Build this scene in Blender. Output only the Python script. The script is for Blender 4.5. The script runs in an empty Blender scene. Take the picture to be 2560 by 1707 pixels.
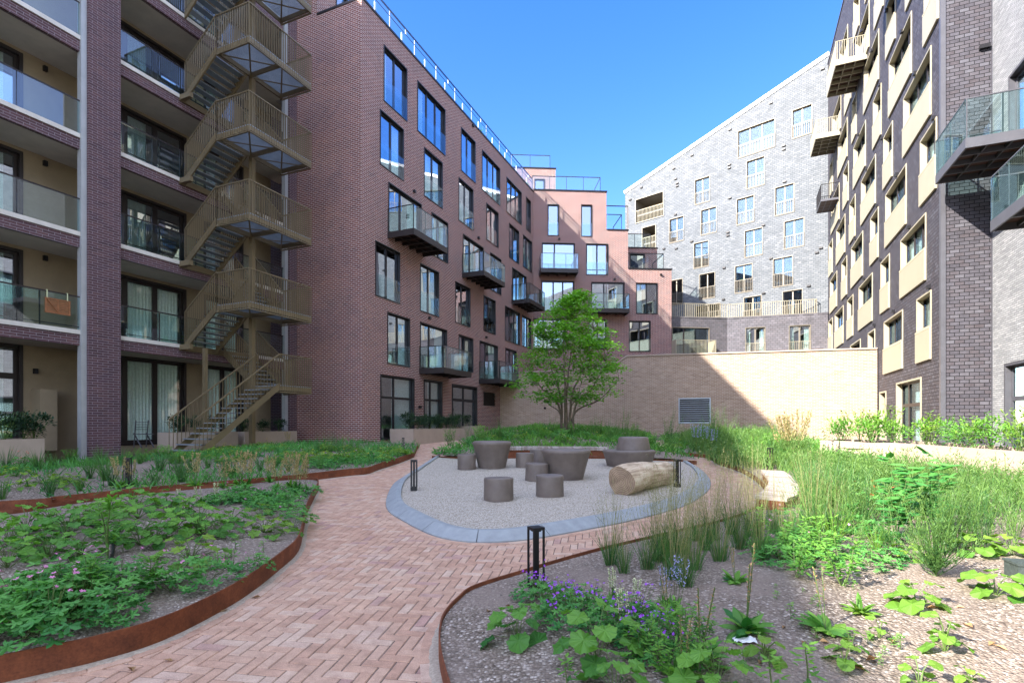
import bpy, math, random
from math import sin, cos, pi, sqrt, radians
from mathutils import Vector, Matrix
random.seed(7)
SC = bpy.context.scene
COL = SC.collection
# ---------------------------------------------------------------- measuring
F, CX, HZ, CZ, SL = 1325.0, 1280.0, 1058.0, 1.75, 0.033
U = (0.3923, 0.9198)          # along the court
N = (0.9198, -0.3923)         # across it, to the right

def gz(x, y):                 # the court rises gently away from the viewer
    return SL * max(-4.0, min(y, 40.0))

def G(px, py, dz=0.0):        # point of the sloping ground seen at a photo position
    Y = (CZ - dz) / ((py - HZ) / F + SL)
    return Vector(((px - CX) / F * Y, Y, SL * Y + dz))

class Frame:
    """a vertical plane: a runs along it, d stands out of it, z is up"""
    def __init__(s, o, d, out):
        l = math.hypot(*d); s.o = o; s.d = (d[0] / l, d[1] / l)
        l = math.hypot(*out); s.n = (out[0] / l, out[1] / l)
    def P(s, a, d, z):
        return Vector((s.o[0] + a * s.d[0] + d * s.n[0], s.o[1] + a * s.d[1] + d * s.n[1], z))
    def a(s, px, off=0.0):
        r = (px - CX) / F
        ox = s.o[0] + off * s.n[0]; oy = s.o[1] + off * s.n[1]
        return (r * oy - ox) / (s.d[0] - r * s.d[1])
    def z(s, px, py, off=0.0):
        a = s.a(px, off)
        Y = s.o[1] + a * s.d[1] + off * s.n[1]
        return CZ + (HZ - py) * Y / F
def court(w, side=1):         # plane parallel to the court axis; a == distance along it
    return Frame((w * N[0], w * N[1]), U, (N[0] * side, N[1] * side))
def cross(s0, side=-1):       # plane across the court at s0; a == w
    return Frame((s0 * U[0], s0 * U[1]), N, (U[0] * side, U[1] * side))
WORLD = Frame((0, 0), (1, 0), (0, 1))

# ---------------------------------------------------------------- mesh building
ORG = {}
class MB:
    def __init__(s):
        s.v = []; s.f = []; s.uv = []; s.t = []; s.m = []; s.mi = 0; s.tint = 0.5; s.sm = False
    def poly(s, pts, uv=None):
        i = len(s.v); s.v += [tuple(p) for p in pts]
        s.f.append(tuple(range(i, i + len(pts))))
        s.uv.append(uv if uv else [(0, 0)] * len(pts)); s.t.append(s.tint); s.m.append(s.mi)
    def grid(s, rows, closed=False, uvs=0.3):
        """rows: list of rings of points"""
        n = len(rows[0]); base = len(s.v)
        for r in rows: s.v += [tuple(p) for p in r]
        for j in range(len(rows) - 1):
            for i in range(n if closed else n - 1):
                k = (i + 1) % n
                s.f.append((base + j * n + i, base + j * n + k, base + (j + 1) * n + k, base + (j + 1) * n + i))
                s.uv.append([(i * uvs, j * uvs), ((i + 1) * uvs, j * uvs), ((i + 1) * uvs, (j + 1) * uvs), (i * uvs, (j + 1) * uvs)])
                s.t.append(s.tint); s.m.append(s.mi)
    def box(s, fr, a0, a1, d0, d1, z0, z1, skip=''):
        if a1 < a0: a0, a1 = a1, a0
        if d1 < d0: d0, d1 = d1, d0
        P = fr.P
        Fs = {'f': ([(a0, d1, z0), (a1, d1, z0), (a1, d1, z1), (a0, d1, z1)], 0),
              'b': ([(a1, d0, z0), (a0, d0, z0), (a0, d0, z1), (a1, d0, z1)], 0),
              'l': ([(a0, d0, z0), (a0, d1, z0), (a0, d1, z1), (a0, d0, z1)], 1),
              'r': ([(a1, d1, z0), (a1, d0, z0), (a1, d0, z1), (a1, d1, z1)], 1),
              't': ([(a0, d1, z1), (a1, d1, z1), (a1, d0, z1), (a0, d0, z1)], 2),
              'u': ([(a0, d0, z0), (a1, d0, z0), (a1, d1, z0), (a0, d1, z0)], 2)}
        for k, (q, m) in Fs.items():
            if k in skip: continue
            uv = [((p[0], p[2]), (p[1], p[2]), (p[0], p[1]))[m] for p in q]
            s.poly([P(*p) for p in q], uv)
    def bar(s, p, q, w, h=None, up=Vector((0, 0, 1))):
        """rectangular bar from p to q"""
        h = h or w; p = Vector(p); q = Vector(q); d = (q - p)
        if d.length < 1e-6: return
        d.normalize()
        x = d.cross(up)
        if x.length < 1e-3: x = d.cross(Vector((1, 0, 0)))
        x.normalize(); y = x.cross(d); y.normalize()
        c = [(-w / 2, -h / 2), (w / 2, -h / 2), (w / 2, h / 2), (-w / 2, h / 2)]
        A = [p + x * a + y * b for a, b in c]; B = [q + x * a + y * b for a, b in c]
        for i in range(4):
            k = (i + 1) % 4; s.poly([A[i], A[k], B[k], B[i]], [(0, 0), (w, 0), (w, 1), (0, 1)])
        s.poly(A[::-1]); s.poly(B)
    def tube(s, pts, rad, n=6, cap=True):
        pts = [Vector(p) for p in pts]
        if not isinstance(rad, (list, tuple)): rad = [rad] * len(pts)
        rows = []; pa = None
        for i, p in enumerate(pts):
            d = (pts[min(i + 1, len(pts) - 1)] - pts[max(i - 1, 0)])
            if d.length < 1e-9: d = Vector((0, 0, 1))
            d.normalize()
            if pa is None: pa = d.orthogonal().normalized()
            else:
                pa = pa - d * pa.dot(d)
                pa = pa.normalized() if pa.length > 1e-6 else d.orthogonal().normalized()
            pb = d.cross(pa)
            rows.append([p + (pa * cos(2 * pi * k / n) + pb * sin(2 * pi * k / n)) * rad[i] for k in range(n)])
        s.grid(rows, True)
        if cap: s.poly(rows[0][::-1]); s.poly(rows[-1])
    def lathe(s, c, prof, n=40, cap=True):
        rows = [[(c[0] + r * cos(2 * pi * k / n), c[1] + r * sin(2 * pi * k / n), c[2] + z) for k in range(n)] for r, z in prof]
        s.grid(rows, True)
        if cap:
            if prof[0][0] > 1e-4: s.poly(rows[0][::-1])
            if prof[-1][0] > 1e-4: s.poly(rows[-1])
    def build(s, name, mats, parent=None, loc=None, smooth=False):
        if not isinstance(mats, (list, tuple)): mats = [mats]
        if loc is not None: org = Vector(loc)
        elif parent is not None: org = ORG[parent.name]
        else: org = Vector((0, 0, 0))
        me = bpy.data.meshes.new(name)
        me.from_pydata([(a[0] - org.x, a[1] - org.y, a[2] - org.z) for a in s.v], [], s.f)
        for m in mats: me.materials.append(m)
        uvl = me.uv_layers.new(name='UVMap')
        flat = []
        for u in s.uv:
            for a in u: flat += [a[0], a[1]]
        uvl.data.foreach_set('uv', flat)
        at = me.attributes.new('tint', 'FLOAT', 'FACE'); at.data.foreach_set('value', s.t)
        me.polygons.foreach_set('material_index', s.m)
        if smooth: me.polygons.foreach_set('use_smooth', [True] * len(s.f))
        me.update()
        o = bpy.data.objects.new(name, me); COL.objects.link(o)
        ORG[o.name] = org
        if parent is not None:
            o.parent = parent
        elif loc is not None:
            o.location = org
        return o

def tag(o, label=None, cat=None, group=None, kind=None):
    for k, v in (('label', label), ('category', cat), ('group', group), ('kind', kind)):
        if v: o[k] = v
    return o
def empty(name, loc, label, cat, group=None):
    o = bpy.data.objects.new(name, None); COL.objects.link(o); o.location = loc
    o.empty_display_size = 0.3
    ORG[o.name] = Vector(loc)
    return tag(o, label, cat, group)
def copy_tree(o, parent=None):
    c = o.copy(); COL.objects.link(c); c.parent = parent
    for ch in list(o.children): copy_tree(ch, c)
    return c

# ---------------------------------------------------------------- materials
def nt(name):
    m = bpy.data.materials.new(name); m.use_nodes = True
    t = m.node_tree; t.nodes.clear()
    out = t.nodes.new('ShaderNodeOutputMaterial')
    return m, t, out
def L(t, a, b): t.links.new(a, b)
def node(t, typ, **kw):
    n = t.nodes.new(typ)
    for k, v in kw.items():
        if k in n.inputs: n.inputs[k].default_value = v
        else: setattr(n, k, v)
    return n
def c4(c): return (c[0], c[1], c[2], 1)
def ramp(t, fac, stops):
    r = t.nodes.new('ShaderNodeValToRGB'); L(t, fac, r.inputs[0])
    e = r.color_ramp.elements
    while len(e) < len(stops): e.new(0.5)
    for i, (p, c) in enumerate(stops):
        e[i].position = p; e[i].color = c4(c)
    return r.outputs[0]
def noise(t, vec, scale, detail=3, rough=0.6):
    n = node(t, 'ShaderNodeTexNoise'); n.inputs['Scale'].default_value = scale
    n.inputs['Detail'].default_value = detail; n.inputs['Roughness'].default_value = rough
    if vec: L(t, vec, n.inputs['Vector'])
    return n.outputs['Fac']
def mixc(t, fac, a, b, mode='MIX'):
    n = t.nodes.new('ShaderNodeMix'); n.data_type = 'RGBA'; n.blend_type = mode
    for sock, v in ((n.inputs[0], fac), (n.inputs[6], a), (n.inputs[7], b)):
        if hasattr(v, 'is_output'): L(t, v, sock)
        elif isinstance(v, (int, float)): sock.default_value = v
        else: sock.default_value = c4(v)
    return n.outputs[2]
def bump(t, h, s, dist=0.01, prev=None):
    b = t.nodes.new('ShaderNodeBump'); b.inputs['Strength'].default_value = s; b.inputs['Distance'].default_value = dist
    L(t, h, b.inputs['Height'])
    if prev: L(t, prev, b.inputs['Normal'])
    return b.outputs[0]
def geo(t): return t.nodes.new('ShaderNodeNewGeometry').outputs['Position']
def plain(name, c, rough=0.6, metal=0.0, var=0.12, scale=3.0, bmp=0.0, spec=0.5, bscale=60):
    m, t, out = nt(name)
    p = node(t, 'ShaderNodeBsdfPrincipled', Roughness=rough, Metallic=metal)
    p.inputs['Specular IOR Level'].default_value = spec
    P = geo(t)
    n = noise(t, P, scale, 5)
    lo = [x * (1 - var) for x in c]; hi = [min(1, x * (1 + var)) for x in c]
    L(t, ramp(t, n, [(0.3, lo), (0.7, hi)]), p.inputs['Base Color'])
    if bmp: L(t, bump(t, noise(t, P, bscale, 3), bmp), p.inputs['Normal'])
    L(t, p.outputs[0], out.inputs[0]); return m
def brick(name, cols, mortar, bw, rh, ms, rough=0.8, offset=0.5, bmp=0.6, spec=0.3, lap=False, blotch=0.25, bsc=1.2):
    m, t, out = nt(name)
    p = node(t, 'ShaderNodeBsdfPrincipled', Roughness=rough); p.inputs['Specular IOR Level'].default_value = spec
    uv = t.nodes.new('ShaderNodeTexCoord').outputs['UV']
    b = t.nodes.new('ShaderNodeTexBrick'); L(t, uv, b.inputs['Vector'])
    b.offset = offset; b.inputs['Scale'].default_value = 1
    b.inputs['Brick Width'].default_value = bw; b.inputs['Row Height'].default_value = rh
    b.inputs['Mortar Size'].default_value = ms; b.inputs['Mortar Smooth'].default_value = 0.1
    b.inputs['Bias'].default_value = 0
    b.inputs['Color1'].default_value = (0, 0, 0, 1); b.inputs['Color2'].default_value = (1, 1, 1, 1); b.inputs['Mortar'].default_value = (.5, .5, .5, 1)
    k = len(cols) - 1
    col = ramp(t, b.outputs['Color'], [(i / k, c) for i, c in enumerate(cols)])
    n = noise(t, uv, bsc, 4)
    n2 = noise(t, uv, 40, 3)
    col = mixc(t, blotch, col, ramp(t, n, [(0.3, [x * .45 for x in cols[0]]), (0.7, [min(1, x * 1.4) for x in cols[-1]])]))
    col = mixc(t, 0.25, col, ramp(t, n2, [(0.3, (0.25,) * 3), (0.7, (0.8,) * 3)]), 'OVERLAY')
    col = mixc(t, b.outputs['Fac'], col, mortar)
    L(t, col, p.inputs['Base Color'])
    inv = node(t, 'ShaderNodeMath', operation='SUBTRACT'); inv.inputs[0].default_value = 1; L(t, b.outputs['Fac'], inv.inputs[1])
    h = inv.outputs[0]
    if lap:   # each course leans out over the one below it, each slate a little differently
        sx = t.nodes.new('ShaderNodeSeparateXYZ'); L(t, uv, sx.inputs[0])
        dv = node(t, 'ShaderNodeMath', operation='DIVIDE'); L(t, sx.outputs[1], dv.inputs[0]); dv.inputs[1].default_value = rh
        fr = node(t, 'ShaderNodeMath', operation='FRACT'); L(t, dv.outputs[0], fr.inputs[0])
        sb = node(t, 'ShaderNodeMath', operation='SUBTRACT'); L(t, h, sb.inputs[0]); L(t, fr.outputs[0], sb.inputs[1])
        ad = node(t, 'ShaderNodeMath', operation='ADD'); L(t, sb.outputs[0], ad.inputs[0]); L(t, noise(t, uv, 7, 3), ad.inputs[1])
        h = ad.outputs[0]
    L(t, bump(t, h, bmp, 0.012), p.inputs['Normal'])
    L(t, p.outputs[0], out.inputs[0]); return m
def speckle(name, cols, scale, rough=0.9, bmp=1.0, patch=None, pscale=0.8, dist=0.012):
    """stones / grit: voronoi cells, each its own colour"""
    m, t, out = nt(name)
    p = node(t, 'ShaderNodeBsdfPrincipled', Roughness=rough); p.inputs['Specular IOR Level'].default_value = 0.2
    P = geo(t)
    v = t.nodes.new('ShaderNodeTexVoronoi'); v.inputs['Scale'].default_value = scale; L(t, P, v.inputs['Vector'])
    sp = t.nodes.new('ShaderNodeSeparateColor'); L(t, v.outputs['Color'], sp.inputs[0])
    k = len(cols) - 1
    col = ramp(t, sp.outputs[0], [(i / k, c) for i, c in enumerate(cols)])
    edge = ramp(t, v.outputs['Distance'], [(0.25, (1, 1, 1)), (0.75, (0.35, 0.33, 0.32))])
    col = mixc(t, 0.8, col, edge, 'MULTIPLY')
    if patch:
        col = mixc(t, ramp(t, noise(t, P, pscale, 5), [(0.42, (0, 0, 0)), (0.62, (.8, .8, .8))]), col, patch)
    L(t, col, p.inputs['Base Color'])
    L(t, bump(t, v.outputs['Distance'], bmp, -dist), p.inputs['Normal'])
    L(t, p.outputs[0], out.inputs[0]); return m
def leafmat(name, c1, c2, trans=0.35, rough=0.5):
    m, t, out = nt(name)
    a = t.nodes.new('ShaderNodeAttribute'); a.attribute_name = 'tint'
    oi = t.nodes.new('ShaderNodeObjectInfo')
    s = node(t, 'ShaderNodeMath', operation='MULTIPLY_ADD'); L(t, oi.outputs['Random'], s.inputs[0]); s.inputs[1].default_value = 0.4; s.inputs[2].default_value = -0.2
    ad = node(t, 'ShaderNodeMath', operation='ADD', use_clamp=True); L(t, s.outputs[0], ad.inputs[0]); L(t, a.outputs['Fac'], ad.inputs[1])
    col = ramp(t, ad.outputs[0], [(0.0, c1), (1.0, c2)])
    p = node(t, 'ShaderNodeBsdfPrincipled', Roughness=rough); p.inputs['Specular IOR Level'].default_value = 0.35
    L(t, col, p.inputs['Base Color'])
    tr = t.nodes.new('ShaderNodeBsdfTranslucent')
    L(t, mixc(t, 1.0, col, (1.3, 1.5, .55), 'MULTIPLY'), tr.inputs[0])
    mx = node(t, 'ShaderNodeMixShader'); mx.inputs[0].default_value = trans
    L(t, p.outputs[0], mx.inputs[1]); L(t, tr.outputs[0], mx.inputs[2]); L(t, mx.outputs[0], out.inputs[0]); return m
def glassmat(name, tint, ior, base=0.04, rough=0.0, wav=0.0, gc=(.8, .88, 1)):
    m, t, out = nt(name)
    tr = t.nodes.new('ShaderNodeBsdfTransparent'); tr.inputs[0].default_value = c4(tint)
    gl = t.nodes.new('ShaderNodeBsdfGlossy'); gl.inputs['Roughness'].default_value = rough
    gl.inputs[0].default_value = c4(gc)
    fr = t.nodes.new('ShaderNodeFresnel'); fr.inputs[0].default_value = ior
    ad = node(t, 'ShaderNodeMath', operation='ADD', use_clamp=True); L(t, fr.outputs[0], ad.inputs[0]); ad.inputs[1].default_value = base
    if wav:
        L(t, bump(t, noise(t, geo(t), 0.8, 1), wav, 0.05), gl.inputs['Normal'])
    gm_ = t.nodes.new('ShaderNodeNewGeometry'); iv = node(t, 'ShaderNodeMath', operation='SUBTRACT'); iv.inputs[0].default_value = 1; L(t, gm_.outputs['Backfacing'], iv.inputs[1])
    ml = node(t, 'ShaderNodeMath', operation='MULTIPLY'); L(t, ad.outputs[0], ml.inputs[0]); L(t, iv.outputs[0], ml.inputs[1]); ad = ml   # a sheet mirrors once, on the face turned to the viewer
    mx = t.nodes.new('ShaderNodeMixShader'); L(t, ad.outputs[0], mx.inputs[0]); L(t, tr.outputs[0], mx.inputs[1]); L(t, gl.outputs[0], mx.inputs[2])
    L(t, mx.outputs[0], out.inputs[0]); return m

M = {}
M['brick_dark'] = brick('dark_purple_brick', [(.07, .038, .045), (.12, .06, .066), (.09, .05, .064), (.14, .07, .07)], (.3, .26, .28), .30, .078, .006, blotch=.2)
M['brick_red'] = brick('purple_red_brick', [(.12, .042, .038), (.215, .073, .056), (.155, .055, .05), (.27, .105, .075)], (.52, .45, .43), .25, .084, .0105)
M['brick_beige'] = brick('beige_brick', [(.25, .165, .105), (.36, .245, .165), (.29, .195, .13), (.42, .305, .215)], (.52, .45, .38), .25, .075, .009, blotch=.12)
M['brick_white'] = brick('pale_grey_brick', [(.22, .228, .235), (.31, .315, .32), (.19, .195, .205), (.36, .36, .365)], (.12, .125, .135), .28, .07, .009, blotch=.15)
M['slate_grey'] = brick('pale_grey_slate', [(.105, .117, .130), (.15, .163, .177), (.125, .137, .150), (.19, .202, .215)], (.065, .075, .09), .34, .15, .012, rough=.62, spec=.2, lap=True, bmp=.7, blotch=.15)
M['slate_dark'] = brick('dark_slate', [(.045, .041, .05), (.072, .068, .082), (.057, .047, .053), (.10, .098, .115)], (.008, .008, .01), .27, .125, .011, rough=.6, spec=.25, lap=True, bmp=.45, blotch=.2, bsc=5)
M['slate_base'] = brick('charcoal_slate', [(.09, .085, .095), (.13, .125, .14), (.11, .10, .11), (.17, .16, .18)], (.03, .03, .035), .34, .17, .008, rough=.5, spec=.5, lap=True, bmp=.8)
M['concrete'] = plain('pale_concrete', (.66, .62, .55), .8, var=.1, bmp=.2)
M['soffit'] = plain('taupe_soffit', (.5, .44, .37), .9, var=.1, scale=2, bmp=.3, bscale=120)
M['tan_panel'] = plain('tan_panel', (.28, .22, .14), .7, var=.08)
M['dark_frame'] = plain('charcoal_metal', (.018, .017, .02), .4, .3, var=.15)
M['brown_frame'] = plain('dark_brown_metal', (.03, .023, .022), .45, .2)
M['bronze'] = plain('bronze_steel', (.2, .155, .088), .45, .35, var=.12, scale=2)
M['galv'] = plain('galvanised_steel', (.32, .36, .4), .45, .6, var=.12)
M['steel_pale'] = plain('pale_steel', (.42, .43, .43), .5, .3, var=.08)
M['cream'] = plain('cream_metal', (.38, .345, .25), .5, .1, var=.04, scale=1)
M['cream_dark'] = plain('champagne_metal', (.22, .195, .155), .5, .3, var=.06)
M['grey_steel'] = plain('dark_grey_steel', (.11, .11, .125), .45, .4, var=.1)
M['wood_under'] = plain('brown_underside', (.07, .032, .022), .6, var=.3, scale=5)
M['wood_crate'] = plain('orange_brown_wood', (.28, .11, .04), .6, var=.25, scale=12)
M['interior'] = plain('room_wall', (.2, .19, .18), .9)
M['curtain'] = plain('white_curtain', (.86, .88, .83), .9, var=.12, scale=14)
M['pane'] = glassmat('window_glass', (.84, .92, .92), 1.6, .38, wav=.05)
M['pane_clear'] = glassmat('clear_window_glass', (.92, .98, .97), 1.45, .06, wav=.04)
M['pane_far'] = glassmat('far_window_glass', (.6, .7, .75), 1.4, .45, wav=.03, gc=(.95, 1, 1))
M['guard'] = glassmat('guard_glass', (.90, .96, .96), 1.4, .06)
M['glass'] = glassmat('balustrade_glass', (.82, .92, .90), 1.5, .09)
M['white_metal'] = plain('white_metal', (.85, .85, .85), .4)
M['black'] = plain('black_metal', (.012, .012, .014), .45, .2)
M['stone_blue'] = plain('blue_grey_concrete', (.30, .33, .34), .75, var=.14, scale=6, bmp=.35, bscale=160)
M['plastic'] = plain('taupe_plastic', (.165, .135, .115), .55, var=.16, scale=5, bmp=.35, bscale=220)
M['planter'] = plain('sand_concrete', (.40, .32, .25), .8, var=.07, bmp=.25, bscale=90)
M['bark'] = plain('grey_bark', (.15, .115, .08), .85, var=.3, scale=14, bmp=.5)
M['stem'] = plain('green_stem', (.09, .15, .035), .6, var=.2)
M['black_hose'] = plain('black_rubber', (.012, .012, .013), .5)
M['granite'] = plain('green_grey_granite', (.05, .065, .06), .6, var=.3, scale=40)
M['paper'] = plain('crumpled_paper', (.75, .77, .78), .7, bmp=.6, bscale=40)
M['dry'] = plain('dry_leaf', (.42, .26, .12), .8, var=.3, scale=20)
M['gravel'] = speckle('pale_gravel', [(.42, .37, .29), (.64, .57, .46), (.80, .75, .65), (.52, .46, .37)], 62, bmp=.9)
M['soil'] = speckle('gritty_soil', [(.14, .11, .085), (.36, .295, .235), (.23, .185, .145), (.70, .62, .53)], 50, bmp=1, patch=(.27, .215, .175), pscale=1.1)
M['sand'] = plain('pale_sand', (.42, .35, .27), .95, var=.25, scale=50, bmp=.5)
M['joint'] = plain('sand_joint', (.13, .10, .08), .95, var=.3, scale=30, bmp=.5)
M['ground'] = plain('far_ground', (.2, .17, .14), .95, var=.2)
M['flower_purple'] = plain('purple_petal', (.36, .06, .68), .6, var=.2, scale=30)
M['flower_pink'] = plain('pink_petal', (.7, .25, .5), .6)
M['flower_red'] = plain('orange_red_petal', (.8, .09, .03), .6)
M['flower_lilac'] = plain('pale_lilac_petal', (.45, .45, .8), .6)
M['flower_yellow'] = plain('yellow_petal', (.75, .6, .05), .6)
M['flower_cream'] = plain('cream_petal', (.62, .65, .38), .6)
M['plume'] = leafmat('tan_plume', (.33, .25, .12), (.52, .42, .22), .25)
M['leaf_mid'] = leafmat('mid_green_leaf', (.035, .17, .035), (.20, .42, .06))
M['leaf_cool'] = leafmat('cool_green_leaf', (.035, .19, .05), (.15, .40, .085))
M['leaf_lime'] = leafmat('lime_green_leaf', (.08, .22, .03), (.24, .38, .05))
M['leaf_dark'] = leafmat('dark_green_leaf', (.008, .03, .014), (.03, .075, .03), .2)
M['leaf_tree'] = leafmat('tree_leaf', (.04, .17, .025), (.22, .46, .05), .45)
M['leaf_grass'] = leafmat('grass_blade', (.025, .11, .035), (.12, .26, .06), .3)
M['leaf_meadow'] = leafmat('meadow_blade', (.025, .11, .035), (.18, .31, .075), .35)
M['leaf_straw'] = leafmat('straw_blade', (.17, .19, .07), (.4, .36, .18), .3)

def corten():
    m, t, out = nt('weathered_rust_steel')
    p = node(t, 'ShaderNodeBsdfPrincipled', Roughness=.8, Metallic=.15)
    P = geo(t)
    c = ramp(t, noise(t, P, 5, 7, .7), [(0.25, (.09, .028, .012)), (0.5, (.17, .052, .02)), (0.75, (.27, .09, .035))])
    c = mixc(t, .4, c, ramp(t, noise(t, P, 60, 3), [(0.3, (.25,) * 3), (0.7, (.8,) * 3)]), 'OVERLAY')
    L(t, c, p.inputs['Base Color']); L(t, bump(t, noise(t, P, 90, 3), .3, .003), p.inputs['Normal'])
    L(t, p.outputs[0], out.inputs[0]); return m
M['corten'] = corten()
def paver():
    m, t, out = nt('clay_paver')
    p = node(t, 'ShaderNodeBsdfPrincipled', Roughness=.85); p.inputs['Specular IOR Level'].default_value = .25
    a = t.nodes.new('ShaderNodeAttribute'); a.attribute_name = 'tint'
    P = geo(t)
    c = ramp(t, a.outputs['Fac'], [(0, (.46, .28, .195)), (.35, (.50, .315, .22)), (.75, (.54, .355, .255)), (.93, (.56, .40, .30)), (1, (.42, .26, .21))])
    c = mixc(t, .45, c, ramp(t, noise(t, P, 9, 6), [(0.3, (.28,) * 3), (0.7, (.75,) * 3)]), 'OVERLAY')
    c = mixc(t, ramp(t, noise(t, P, .7, 4), [(.5, (0, 0, 0)), (.75, (.35, .35, .35))]), c, (.52, .38, .28))
    c = mixc(t, .3, c, ramp(t, noise(t, P, 130, 3), [(0.3, (.2,) * 3), (0.7, (.85,) * 3)]), 'OVERLAY')
    L(t, c, p.inputs['Base Color']); L(t, bump(t, noise(t, P, 110, 3), .35, .004), p.inputs['Normal'])
    L(t, p.outputs[0], out.inputs[0]); return m
M['paver'] = paver()
def slatwood():
    m, t, out = nt('weathered_bench_slats')
    p = node(t, 'ShaderNodeBsdfPrincipled', Roughness=.75)
    a = t.nodes.new('ShaderNodeAttribute'); a.attribute_name = 'tint'
    c = ramp(t, a.outputs['Fac'], [(0, (.24, .19, .155)), (.5, (.36, .30, .26)), (1, (.46, .41, .37))])
    c = mixc(t, .5, c, ramp(t, noise(t, geo(t), 18, 5), [(0.3, (.3,) * 3), (0.7, (.75,) * 3)]), 'OVERLAY')
    L(t, c, p.inputs['Base Color']); L(t, p.outputs[0], out.inputs[0]); return m
M['slat'] = slatwood()
def logwood():
    m, t, out = nt('bleached_log_wood')
    p = node(t, 'ShaderNodeBsdfPrincipled', Roughness=.8)
    tc = t.nodes.new('ShaderNodeTexCoord').outputs['Object']
    mp = t.nodes.new('ShaderNodeMapping'); L(t, tc, mp.inputs[0]); mp.inputs['Scale'].default_value = (1.2, 14, 14)
    n = noise(t, mp.outputs[0], 1.5, 6)
    c = ramp(t, n, [(0.3, (.27, .19, .12)), (0.5, (.52, .41, .28)), (0.72, (.70, .59, .44))])
    c = mixc(t, .5, c, ramp(t, noise(t, tc, 2.5, 5), [(0.35, (.3, .26, .22)), (0.65, (.75, .75, .75))]), 'OVERLAY')
    L(t, c, p.inputs['Base Color']); L(t, bump(t, n, .7, .02), p.inputs['Normal']); L(t, p.outputs[0], out.inputs[0]); return m
M['log'] = logwood()
def logend():
    m, t, out = nt('cut_log_end')
    p = node(t, 'ShaderNodeBsdfPrincipled', Roughness=.85)
    tc = t.nodes.new('ShaderNodeTexCoord').outputs['Object']
    w = t.nodes.new('ShaderNodeTexWave'); w.wave_type = 'RINGS'; w.rings_direction = 'X'; w.inputs['Scale'].default_value = 9; w.inputs['Distortion'].default_value = 2.5
    L(t, tc, w.inputs['Vector'])
    c = ramp(t, w.outputs[0], [(0, (.22, .15, .095)), (1, (.36, .27, .175))])
    c = mixc(t, .6, c, ramp(t, noise(t, tc, 5, 5), [(0.3, (.22, .2, .18)), (0.7, (.8, .8, .8))]), 'OVERLAY')
    L(t, c, p.inputs['Base Color']); L(t, bump(t, w.outputs[0], .4, .01), p.inputs['Normal']); L(t, p.outputs[0], out.inputs[0]); return m
M['log_end'] = logend()

# ---------------------------------------------------------------- facade pieces
def facade(mb, fr, a0, a1, z0, top, holes, depth=0.18):
    """wall face with real openings and reveals; top = number or function of a"""
    tf = top if callable(top) else (lambda a: top)
    A = sorted({a0, a1} | {h[0] for h in holes} | {h[1] for h in holes})
    zm = max(tf(a0), tf(a1))
    Z = sorted({z0, zm} | {h[2] for h in holes} | {h[3] for h in holes})
    Z = [z for z in Z if z0 - 1e-6 <= z <= zm + 1e-6]; A = [a for a in A if a0 - 1e-6 <= a <= a1 + 1e-6]
    for i in range(len(A) - 1):
        for j in range(len(Z) - 1):
            p, q, lo, hi = A[i], A[i + 1], Z[j], Z[j + 1]
            ca, cz = (p + q) / 2, (lo + hi) / 2
            if any(h[0] < ca < h[1] and h[2] < cz < h[3] for h in holes): continue
            tl, tr = tf(p), tf(q)
            if lo >= tl and lo >= tr: continue
            pts = [(p, min(lo, tl)), (q, min(lo, tr)), (q, min(hi, tr)), (p, min(hi, tl))]
            mb.poly([fr.P(a, 0, z) for a, z in pts], pts)
    for h in holes:
        b0, b1, y0, y1 = h[:4]
        b0 = max(b0, a0); b1 = min(b1, a1)
        for q in ([(b0, 0, y0), (b1, 0, y0), (b1, -depth, y0), (b0, -depth, y0)], [(b0, -depth, y1), (b1, -depth, y1), (b1, 0, y1), (b0, 0, y1)],
                  [(b0, -depth, y0), (b0, -depth, y1), (b0, 0, y1), (b0, 0, y0)], [(b1, 0, y0), (b1, 0, y1), (b1, -depth, y1), (b1, -depth, y0)]):
            mb.poly([fr.P(*p) for p in q], [(p[0] + p[1], p[2]) for p in q])

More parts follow.
